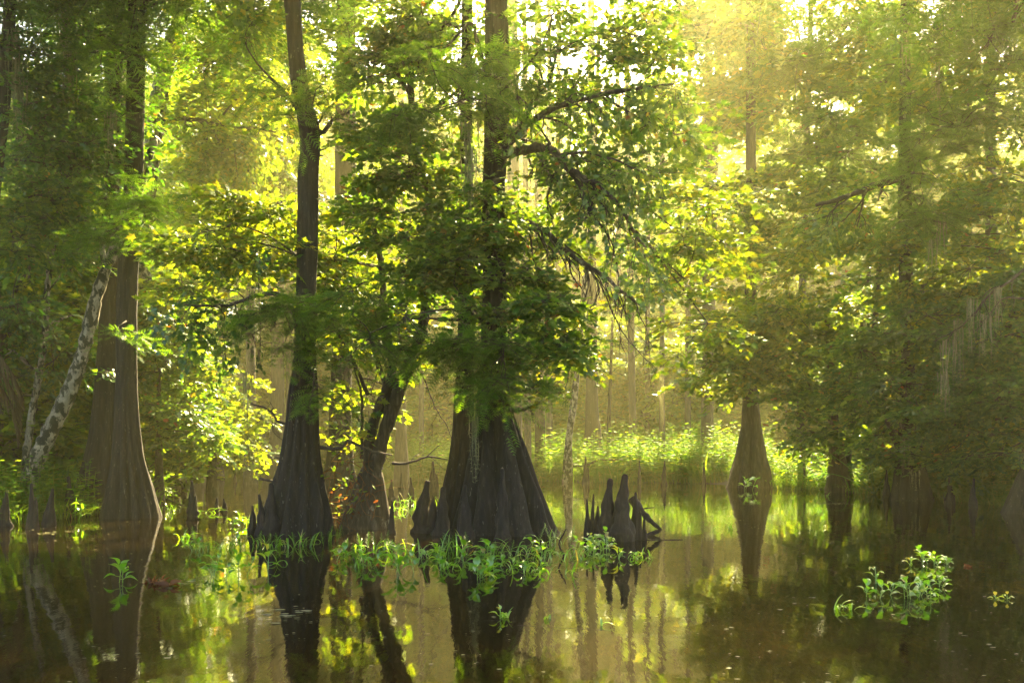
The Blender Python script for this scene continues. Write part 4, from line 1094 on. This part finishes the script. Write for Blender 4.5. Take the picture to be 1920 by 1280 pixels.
def leafy_stems(mb, c, n, H, size, spread=.1, per=5, mat=0, stem=1, wratio=.6):
    for _ in range(n):
        p = c + np.array((*rng.normal(0, spread, 2), -.03)); h = H * (.5 + .6 * rng.random())
        lean = rng.normal(0, .22, 2)
        if n > 1: tube(mb, [c + (0, 0, -.012), (c + p) / 2 + (*rng.normal(0, .01, 2), 0), p + (0, 0, .02)], [.004, .003, .003], 4, stem)
        P = np.array([p + (lean[0] * h * t, lean[1] * h * t, h * t) for t in np.linspace(0, 1, 5)])
        tube(mb, P, np.linspace(.005, .0025, 5), 5, stem)
        for k in range(per):
            t = .25 + .75 * (k + .6) / per; q = p + (lean[0] * h * t, lean[1] * h * t, h * t)
            a = k * 2.4 + rng.random(); el = rng.uniform(.15, 1.1)
            d = np.array([[math.cos(a) * math.cos(el), math.sin(a) * math.cos(el), math.sin(el)]])
            pet = q + d[0] * size * .35
            tube(mb, [q, pet], [.0025, .002], 3, stem)
            up = np.array([[-math.cos(a) * .5, -math.sin(a) * .5, 1.0]]) + rng.normal(0, .25, (1, 3))
            R = rot_from_axes(d + (0, 0, -.15), up); s = size * (.7 + .5 * rng.random())
            v = BL[0] * (1, wratio, 1)
            scatter(mb, [(v, BL[1], mat, True)], pet[None], R, np.array([s]))


def plume(mb, c, n, H, spread=.1, mat=0):
    """feathery whorled water weed"""
    for _ in range(n):
        p = c + np.array((*rng.normal(0, spread, 2), -.02)); h = H * (.6 + .5 * rng.random()); lean = rng.normal(0, .2, 2)
        tube(mb, [c + (0, 0, -.012), p + (0, 0, .012)], [.003, .003], 3, 1)
        P = np.array([p + (lean[0] * h * t, lean[1] * h * t, h * t) for t in np.linspace(0, 1, 4)])
        tube(mb, P, np.linspace(.004, .0015, 4), 4, 1)
        k = int(h / .012); t = np.repeat(np.linspace(.25, 1, k), 8)
        a = rng.random(len(t)) * 6.28; r = .045 * np.sin(PI * np.clip(t * .9 + .05, 0, 1)) + .008
        q = p + np.stack([lean[0] * h * t, lean[1] * h * t, h * t], 1)
        e = np.stack([np.cos(a) * r, np.sin(a) * r, r * .35], 1); wd = np.stack([-np.sin(a), np.cos(a), a * 0], 1) * .0022
        V = np.stack([q - wd, q + wd, q + e], 1).reshape(-1, 3)
        mb.add(V, np.arange(len(V)).reshape(-1, 3), mat)


def clump(name, label, px, py, kinds, group='leafy plants floating on the swamp water', D=None):
    """kinds: list of ('grass', n, L) / ('broad', n, H, size) / ('plume', n, H), each one part"""
    D = D or DW(py); b = W(px, 0, D); b[2] = 0
    root = empty(name, b, label, 'water plant', group)
    for k in kinds:
        mb = MB(); sp = k[-1]
        if k[0] == 'grass': tuft(mb, b, k[1], k[2], spread=sp, w=.015); nm = 'blades'
        if k[0] == 'broad': leafy_stems(mb, b, max(1, int(k[1] * .75)), k[2] * 1.15, k[3] * .92, spread=sp * 1.1); nm = 'leafy_stems'
        if k[0] == 'plume': plume(mb, b, k[1], k[2], spread=sp); nm = 'plumes'
        if k[0] == 'dead':
            n = k[1]; d = rand_dirs(n, .6); d[:, 2] = abs(d[:, 2])
            up = rng.normal(0, 1, (n, 3)); scatter(mb, [(BL[0] * (1, .5, 1), BL[1], 0, True)], b + rng.normal(0, sp, (n, 3)) * (1, 1, .1), rot_from_axes(d, up), np.full(n, k[2])); nm = 'dead_leaves'
        mats = {'grass': ('grass', 'grass'), 'broad': ('water_leaf', 'water_leaf'), 'plume': ('cypress_leaf', 'cypress_leaf'), 'dead': ('dead_leaf', 'dead_leaf')}[k[0]]
        mb.build(nm, [M[m] for m in mats], root, b)
    return root

GR = lambda n=14, L=.30, s=.10: ('grass', n, L, s)
BR = lambda n=5, H=.14, z=.10, s=.10: ('broad', n, H, z, s)
PL = lambda n=5, H=.18, s=.10: ('plume', n, H, s)
for a in [
    (352, 1012, [GR(8, .28, .08), PL(2)], 'small arching grass tuft in golden water, farthest left of the floating row'),
    (372, 1032, [BR(4, .14, .09, .08), GR(7, .25, .08)], 'leafy tuft close behind the dark upright stick in golden water'),
    (412, 1030, [GR(8, .26, .06)], 'grass tuft between the golden water leafy tuft and the bottle-based cypress'),
    (445, 1028, [GR(9, .30, .06), BR(2, .15, .08, .05)], 'upright dark grass tuft just left of the knee trio'),
    (410, 1078, [BR(4, .16, .09, .06)], 'drooping stems with small leaves before the golden grass tufts'),
    (460, 1082, [BR(4, .2, .10, .05)], 'trailing leafy stem hanging by the knee reflections'),
    (495, 1020, [GR(12, .26, .10), PL(3)], 'grass growing at the foot of the knee trio'),
    (530, 1025, [GR(14, .28, .10), PL(4)], 'grass tuft at the left front of the bottle-based cypress'),
    (575, 1024, [GR(12, .28, .09), PL(4)], 'grass tuft at the middle front of the bottle-based cypress'),
    (612, 1015, [GR(6, .24, .06), PL(4, .22)], 'plumed weed at the right front of the bottle-based cypress'),
    (500, 1068, [BR(1, .17, .12, .02)], 'single upright leaf pair beneath the bottle-based cypress'),
    (520, 1058, [GR(4, .22, .03)], 'looped grass blades beneath the bottle-based cypress'),
    (650, 1048, [BR(6, .14, .11, .09), PL(5), GR(6, .26)], 'dense weed mound at the left foot of the twisted maple'),
    (680, 1030, [PL(6, .24), GR(10, .26)], 'tall plumes under the twisted maple'),
    (700, 1062, [BR(5, .13, .12, .10), GR(8, .26)], 'broad pale leaves below the twisted maple'),
    (725, 1035, [GR(14, .30), PL(4)], 'yellow green grass by the slim dark knee'),
    (755, 1072, [BR(5, .17, .14, .08)], 'large shiny leaves in front of the slim dark knee'),
    (775, 1040, [GR(14, .30), BR(3)], 'grass heap in front of the wide black cone knee'),
    (812, 1045, [BR(5, .12, .10), GR(10, .28)], 'mixed tuft between the cone knee and the blunt knee'),
    (850, 1030, [GR(14, .32), PL(5, .2)], 'arching grass before the left flank of the joined pair'),
    (885, 1055, [BR(6, .15, .12, .10), PL(3)], 'pale heart-shaped leaves before the joined pair'),
    (900, 1085, [BR(6, .16, .13, .09)], 'lowest bunch of big leaves, below the joined pair'),
    (925, 1040, [BR(5, .18, .12), PL(5, .22), GR(8)], 'leafy and plumed tuft before the reddish fused knee'),
    (945, 1068, [GR(12, .24, .14), BR(4, .10, .09, .12)], 'tangled weed mat before the big fluted base'),
    (975, 1040, [GR(16, .34)], 'arching grass fountain before the big fluted base'),
    (1005, 1048, [GR(12, .32), BR(3, .2, .13, .06)], 'grass with one tall leaf near the right flank'),
    (1030, 1020, [GR(12, .30), PL(7, .28, .10)], 'grass and plumes at the right flank of the big fluted base'),
    (1072, 1045, [GR(12, .26, .12), BR(4, .10, .08, .12)], 'low bright tangle by the black standing twig'),
    (1100, 1040, [BR(8, .14, .09, .12), GR(8, .22, .12)], 'bushy bright leaves left of the knee cluster'),
    (1128, 1030, [BR(8, .18, .11, .10), GR(5, .28)], 'tall leafy plant hiding the foot of the shortest knee'),
    (1156, 1048, [BR(1, .14, .12, .01)], 'single pointed leaf on the water before the tallest knee'),
    (1195, 1045, [GR(22, .15, .10), BR(3, .08, .07, .06)], 'low bright green tuft at the right end of the floating row'),
    (1000, 1072, [BR(3, .12, .10, .08), GR(6, .2)], 'small tuft at the lower edge of the floating row'),
    (1050, 1075, [GR(8, .2, .10)], 'sparse yellow grass below the black standing twig'),
    (838, 1068, [GR(8, .24, .10), BR(3, .1, .09, .08)], 'short weeds at the reflection of the blunt knee'),
    (232, 1088, [BR(3, .20, .12, .06)], 'little plant with two arching leaves in the dark water'),
    (290, 1094, [('dead', 14, .09, .05)], 'reddish brown dead sprig floating beside the little arching plant'),
    (320, 1098, [('dead', 5, .12, .01)], 'single upright brown leaf in the dark water'),
    (943, 1158, [GR(7, .14, .015), BR(1, .1, .07, .02)], 'lone grass sprig nearest the viewer in the middle'),
    (1024, 1160, [GR(3, .12, .01)], 'thin grass blades in the yellow reflection'),
    (1130, 1172, [GR(2, .14, .01)], 'two fine blades in the water right of the yellow reflection'),
    (1570, 1142, [GR(6, .19, .02)], 'left grass sprig of the pair beside the floating leafy raft'),
    (1598, 1143, [GR(4, .16, .015)], 'right thin grass sprig beside the floating leafy raft'),
    (1642, 1092, [BR(2, .14, .085, .02)], 'small upright leafy stem behind the left end of the leafy raft'),
    (1668, 1118, [BR(5, .12, .09, .05)], 'left part of the floating leafy raft at right'),
    (1698, 1120, [BR(6, .13, .10, .06)], 'middle and thickest part of the floating leafy raft at right'),
    (1728, 1116, [BR(5, .12, .095, .05)], 'right part of the floating leafy raft at right'),
    (1756, 1100, [BR(3, .09, .09, .03)], 'white-edged leaves at the right end of the leafy raft'),
    (1748, 1058, [BR(7, .15, .095, .06)], 'yellow green leafy plant floating behind the raft'),
    (1772, 1058, [BR(3, .11, .08, .04)], 'outer leaves right of the yellow green plant behind the raft'),
    (1703, 1058, [BR(1, .12, .07, .01)], 'thin stalk with one leaf, left of the yellow green plant'),
    (1815, 1062, [('dead', 6, .05, .02)], 'tiny dry sprig floating in dark water at right'),
    (1890, 1122, [BR(2, .08, .06, .02)], 'curled small floating plant near the right edge'),
    (1865, 1122, [BR(2, .05, .05, .03)], 'flat trailing leaves near the right edge'),
    (1408, 918, [BR(4, .30, .20, .14)], 'yellow floating plant in front of the lone skirted cypress'),
    (1370, 992, [GR(6, .22, .03)], 'tiny looping sprig in open brown water'),
    (1337, 992, [GR(2, .18, .01)], 'single yellow blade in open brown water'),
    (1230, 928, [GR(3, .2, .02)], 'small yellow leaf tip near the far shoreline'),
    (224, 968, [BR(1, .12, .10, .01)], 'round single leaf on the water before the leftmost pair'),
    (268, 966, [BR(1, .12, .09, .01)], 'small forked leaf on the water before the leftmost pair'),
    (165, 962, [GR(26, .5, .25), BR(3, .2, .1, .2)], 'tall arching sedge in front of the leftmost pair'),
    (125, 965, [GR(18, .35, .22), BR(3, .15, .1, .2)], 'low sedge left of the tall arching one'),
    (200, 965, [GR(12, .3, .18)], 'sedge edge running under the leftmost pair'),
    (70, 972, [GR(18, .4, .2), BR(6, .3, .13, .2)], 'leafy weeds among the dark knees at the left'),
    (30, 975, [BR(12, .45, .15, .3), GR(10, .4, .2)], 'dark green broad leaves on the left bank'),
    (0, 968, [BR(12, .6, .16, .3)], 'dense leaves at the left edge of the bank'),
    (105, 950, [BR(8, .5, .14, .25), GR(8, .4, .2)], 'leafy stems behind the dark knees at the left'),
    (325, 958, [GR(9, .26, .12), BR(2, .15, .1, .1)], 'sunlit weeds left of the lone brown knee'),
    (385, 962, [GR(9, .26, .14)], 'sunlit grass right of the lone brown knee'),
    (455, 985, [BR(4, .12, .12, .10), GR(3, .3, .05)], 'glinting leaves at the edge of the golden water'),
    (750, 960, [GR(20, .32, .22)], 'grass behind the slim dark knee'),
    (765, 945, [GR(26, .36, .3)], 'bright grass around the double-tipped knee'),
    (830, 950, [GR(14, .4, .2)], 'grass tucked behind the wide black cone knee'),
    (1548, 930, [GR(5, .3, .08)], 'reed tuft in the water before the paired trunk'),
    (1530, 938, [GR(3, .26, .05)], 'small reed left of the reed tuft before the paired trunk'),
]:
    clump('water_plant', a[3], a[0], a[1], a[2])

# lily-like scum flecks lying on the water
def flecks(label, px, py, wpx, n, D=None):
    D = DW(py); b = W(px, 0, D); b[2] = 0.004; mb = MB()
    for _ in range(n):
        x = rng.normal(0, wpx / FPX * D * .4); y = rng.normal(0, .16); r = .008 + .02 * rng.random()
        k = 6; a = np.arange(k) / k * 6.28
        rr = r * (.6 + .6 * rng.random(k))
        o = np.stack([b[0] + x + np.cos(a) * rr * 1.6, b[1] + y + np.sin(a) * rr, np.full(k, .004 + .004 * rng.random())], 1)
        v, f = fan(o, np.array([b[0] + x, b[1] + y, .006])); mb.add(v, f)
    o = mb.build('floating_debris', [M['moss']], None, b, b); o['label'] = label; o['category'] = 'debris'; o['kind'] = 'stuff'

flecks('pale debris floating before the right bank', 1567, 944, 40, 60)
flecks('pale flecks before the leftmost pair', 100, 998, 50, 20)
flecks('small white flecks in the golden water', 345, 1092, 25, 10)
flecks('white flecks under the bottle-based cypress', 530, 1155, 60, 22)
flecks('debris line at the right shore', 1690, 938, 60, 26)

mb = MB(); n = 2600
for i in range(n):
    D = rng.uniform(5, 24) ** 1.0; u = rng.uniform(-100, 2020)
    if D > shore(u) or noise.noise(Vector((u * .004, D * .5, 2))) < -.02: continue
    x = (u - 960) / FPX * D; r = .004 + .010 * rng.random() ** 3; a = np.arange(6) / 6 * 6.28; rr = r * (.6 + .6 * rng.random(6)); al = rng.random() * 3
    o = np.stack([x + np.cos(a + al) * rr * 1.7, D + np.sin(a + al) * rr, np.full(6, .003 + .003 * rng.random())], 1)
    v, f = fan(o, np.array([x, D, .006])); mb.add(v, f)
o = mb.build('floating_specks', [M['moss']]); o['label'] = 'tiny leaf bits and pollen specks drifting over the dark water'; o['category'] = 'debris'; o['kind'] = 'stuff'

# ------------------------------------------------------------------ palmettos and ferns
def palm_fan(mb, c, d, n=22, L=.7, w=.035, droop=.3, mat=0):
    d = np.asarray(d, float); d /= np.linalg.norm(d)
    R = rot_from_axes(d[None], np.array([[0.1, 0.1, 1.0]]))[0]
    for i in range(n):
        a = (i / (n - 1) - .5) * 3.6; k = 5; t = np.linspace(.03, 1, k)
        l = L * (.75 + .3 * math.cos(a * .8)); x = np.cos(a) * t * l; y = np.sin(a) * t * l
        z = -droop * t ** 2 * l - .02 * (i % 2); wd = w * np.sin(PI * (t * .8 + .1)) * .5
        nx, ny = -math.sin(a), math.cos(a)
        V = np.stack([np.stack([x - nx * wd, y - ny * wd, z], 1), np.stack([x, y, z - wd * .5], 1), np.stack([x + nx * wd, y + ny * wd, z], 1)], 1).reshape(-1, 3)
        f = []
        for j in range(k - 1): b = 3 * j; f += [(b, b + 1, b + 4, b + 3), (b + 1, b + 2, b + 5, b + 4)]
        mb.add(V @ R.T + c, np.array(f), mat)


def palmetto(label, px, py, D, n, h, L, mat, droop=.3, name='palmetto'):
    b = W(px, py, D); b[2] = max(ground_z(b[0], b[1]), 0)
    root = empty(name, b, label, 'palm')
    for i in range(n):
        a = i * 2.4 + .5; el = rng.uniform(.3, 1.2); d = np.array((math.cos(a) * math.cos(el), math.sin(a) * math.cos(el), math.sin(el)))
        tip = b + d * h * (.7 + .4 * rng.random())
        mb = MB(); tube(mb, smooth_path([b, b + d * h * .5 + (0, 0, .08), tip], .15), np.linspace(.014, .008, len(smooth_path([b, b + d * h * .5 + (0, 0, .08), tip], .15))), 5, 0)
        palm_fan(mb, tip, d * (1, 1, .4), L=L, droop=droop)
        mb.build('frond', [M[mat]], root, b)
palmetto('dark green palmetto with star-like fans on the right bank', 1640, 0, 24.5, 8, 1.5, .6, 'dark_leaf')
palmetto('grey green palmetto in haze beyond the herbs, right of the big fluted cypress', 1018, 0, 42, 8, 2.6, 1.0, 'far_leaf')
palmetto('hazy palmetto among trunks in the misty opening', 1205, 0, 44, 8, 2.6, 1.0, 'far_leaf')
palmetto('feathery dark palmetto in front of the reddish shaded trunk', 112, 0, 18.2, 8, .9, .55, 'dark_leaf', droop=.6)
# dry hanging frond at the left edge
fr = W(-40, 700, 15.6)
root = empty('palm', (fr[0], fr[1], 0), 'brown dry palm frond hanging at the left edge of the wood', 'palm')
mb = MB(); tube(mb, [(fr[0] - .3, fr[1], -.2), (fr[0] - .32, fr[1], 1.2), (fr[0] - .25, fr[1], 2.6)], [.14, .12, .11], 12, 0)
mb.build('trunk', [M['grey_bark']], root, (fr[0], fr[1], 0))
for q in range(3):
    mb = MB(); P = smooth_path([(fr[0] - .25, fr[1], 2.5 - q * .1), (fr[0] + .15, fr[1] - .1 * q, 2.75 - .15 * q), (fr[0] + .55, fr[1] - .1, 2.35 - .25 * q), (fr[0] + .72, fr[1] - .1 * q, 1.75 - .3 * q)], .03)
    tube(mb, P, np.linspace(.014, .006, len(P)), 5, 0)
    for i in range(len(P) - 1):
        for s in (-1, 1):
            l = .42 * math.sin(PI * min(1, i / len(P) * .8 + .2)); t = np.linspace(0, 1, 5)
            q_ = P[i] + np.stack([t * l * .35 * (.6 + rng.random() * .6), s * t * l * .3, -t ** 1.2 * l * (.8 + .3 * rng.random())], 1)
            V = np.stack([q_ - (.007, 0, 0), q_ + (.007, 0, 0)], 1).reshape(-1, 3); V[-2:] = q_[-1]
            mb.add(V, np.array([(2 * j, 2 * j + 1, 2 * j + 3, 2 * j + 2) for j in range(4)]))
    mb.build('frond', [M['dry_frond']], root, (fr[0], fr[1], 0))

# vines on the twisted maple: red brown stems and small yellow leaves
mb = MB()
for i in range(46):
    p = W(rng.uniform(618, 705), rng.uniform(860, 985), 14.2 + rng.normal(0, .2)); k = 7; q = [p]
    d = rng.normal(0, 1, 3) * (1, .5, 1); d /= np.linalg.norm(d)
    for _ in range(k): d = d + rng.normal(0, .35, 3); d /= np.linalg.norm(d); q.append(q[-1] + d * .09)
    tube(mb, q, np.linspace(.005, .002, len(q)), 4, 0)
mb.build('vine', [M['dead_leaf']], Cm.o, Cm.b)
mb = MB(); n = 110
P = np.array([W(rng.normal(650, 22), rng.uniform(800, 965), 14.0 + rng.normal(0, .2)) for _ in range(n)])
scatter(mb, [(*leaf_oval(), 0, False)], P, rot_from_axes(rand_dirs(n, .5), rng.normal(0, .4, (n, 3)) + (0, 0, 1)), .07 + .05 * rng.random(n))
mb.build('vine_leaves', [M['maple_yellow']], Cm.o, Cm.b)
mb = MB(); n = 40
P = np.array([W(rng.normal(655, 20), rng.uniform(900, 970), 14.05 + rng.normal(0, .2)) for _ in range(n)])
scatter(mb, [(*leaf_oval(), 0, False)], P, rot_from_axes(rand_dirs(n, .8), rng.normal(0, 1, (n, 3))), .05 + .04 * rng.random(n))
mb.build('dead_vine_leaves', [M['dead_leaf']], Cm.o, Cm.b)
# hanging vine left of A, and moss on other trees
A.limb([(487, 480, 13.2), (486, 560, 13.2), (488, 640, 13.2), (478, 690, 13.2), (466, 730, 13.2), (464, 800, 13.2), (468, 880, 13.2)], .006, .004, name='hanging_vine', mat='grey_bark')
A.moss([(466, 700, 13.2, .75), (480, 655, 13.2, .4)], n=5)
D1.moss([(878, 230, 12.9, 1.2), (882, 280, 12.9, .9)], n=12)
D2.moss([(888, 780, 13.0, .9)], n=9)
T2.moss([(1697, 820, 21.2, .85), (1716, 880, 21.2, .5)], n=8)
T1.moss([(1302, 650, 28, 1.6), (1436, 560, 27, .8), (1240, 690, 30, 1.8)], n=14)

# ------------------------------------------------------------------ bank herbs (stuff)
def herb(H, n, size, leaf):
    mb = MB(); P = np.array([(rng.normal(0, .02), rng.normal(0, .02), H * t) for t in np.linspace(0, 1, 4)])
    tube(mb, P, np.linspace(.008, .003, 4), 3, 0)
    t = np.linspace(.2, 1, n); a = np.arange(n) * 2.4
    pos = np.stack([t * 0, t * 0, t * H], 1); d = np.stack([np.cos(a), np.sin(a), .25 + .0 * t], 1)
    scatter(mb, [(*leaf, 0, False)], pos, rot_from_axes(d, np.tile((0, 0, 1.0), (n, 1)) + rng.normal(0, .2, (n, 3))), size * (1.15 - .5 * t) * (.8 + .4 * rng.random(n)))
    V = np.concatenate(mb.v); res = {}
    for f, m, s in mb.f: res.setdefault(f.shape[1], []).append(f)
    return [(V, np.concatenate(v), 0, False) for v in res.values()]

def grasstpl(n, L):
    mb = MB()
    for _ in range(n):
        v, f = blade(L * (.5 + .6 * rng.random()), .022, rng.uniform(.2, 1.0), 3)
        mb.add(np.einsum('ij,kj->ki', zrot(np.array([rng.random() * 6.28]))[0], v) + (*rng.normal(0, .12, 2), 0), f)
    return [(np.concatenate(mb.v), np.concatenate([f for f, _, _ in mb.f]), 0, False)]

HERBS = [herb(1.0, 16, .22, leaf_oval()), herb(.8, 12, .2, leaf_star()), grasstpl(14, 1.0), grasstpl(12, .8), herb(1.25, 18, .2, leaf_oval())]
Pp, sc_ = [], []
for i in range(15000):
    u = rng.uniform(-200, 2120); D = shore(u) - 1.2 + rng.exponential(7)
    x = (u - 960) / FPX * D; z = ground_z(x, D)
    if z < -.2 or noise.noise(Vector((x * .5, D * .5, 0))) < -.4: continue
    Pp.append((x, D, z)); sc_.append((.75 if (u < 250 or u > 1450) else 1.15) * rng.uniform(.6, 1.2))
Pp = np.array(Pp); sc_ = np.array(sc_)
mb = MB(); wh = rng.integers(0, 5, len(Pp)); Rz = zrot(rng.random(len(Pp)) * 6.28)
for k in range(5): scatter(mb, HERBS[k], Pp[wh == k], Rz[wh == k], sc_[wh == k])
o = mb.build('undergrowth', [M['herb']]); o['kind'] = 'stuff'; o['label'] = 'green herbs and grass covering the swamp banks'; o['category'] = 'undergrowth'

# ------------------------------------------------------------------ haze
hb = MB()
x0, x1, y0, y1, z0, z1 = -1000, 1000, -320, 1300, -2.2, 46
v = [(x0, y0, z0), (x1, y0, z0), (x1, y1, z0), (x0, y1, z0), (x0, y0, z1), (x1, y0, z1), (x1, y1, z1), (x0, y1, z1)]
hb.add(v, [(0, 3, 2, 1), (4, 5, 6, 7), (0, 1, 5, 4), (1, 2, 6, 5), (2, 3, 7, 6), (3, 0, 4, 7)])
m, N, L = new_mat('haze')
pv = N.new('ShaderNodeVolumePrincipled')
pv.inputs['Color'].default_value = (1.0, .93, .47, 1)
pv.inputs['Density'].default_value = .0020
pv.inputs['Anisotropy'].default_value = .8
out = N.new('ShaderNodeOutputMaterial'); L.new(pv.outputs[0], out.inputs['Volume'])
o = hb.build('haze', [m]); o['kind'] = 'stuff'; o['label'] = 'warm morning haze filling the swamp'
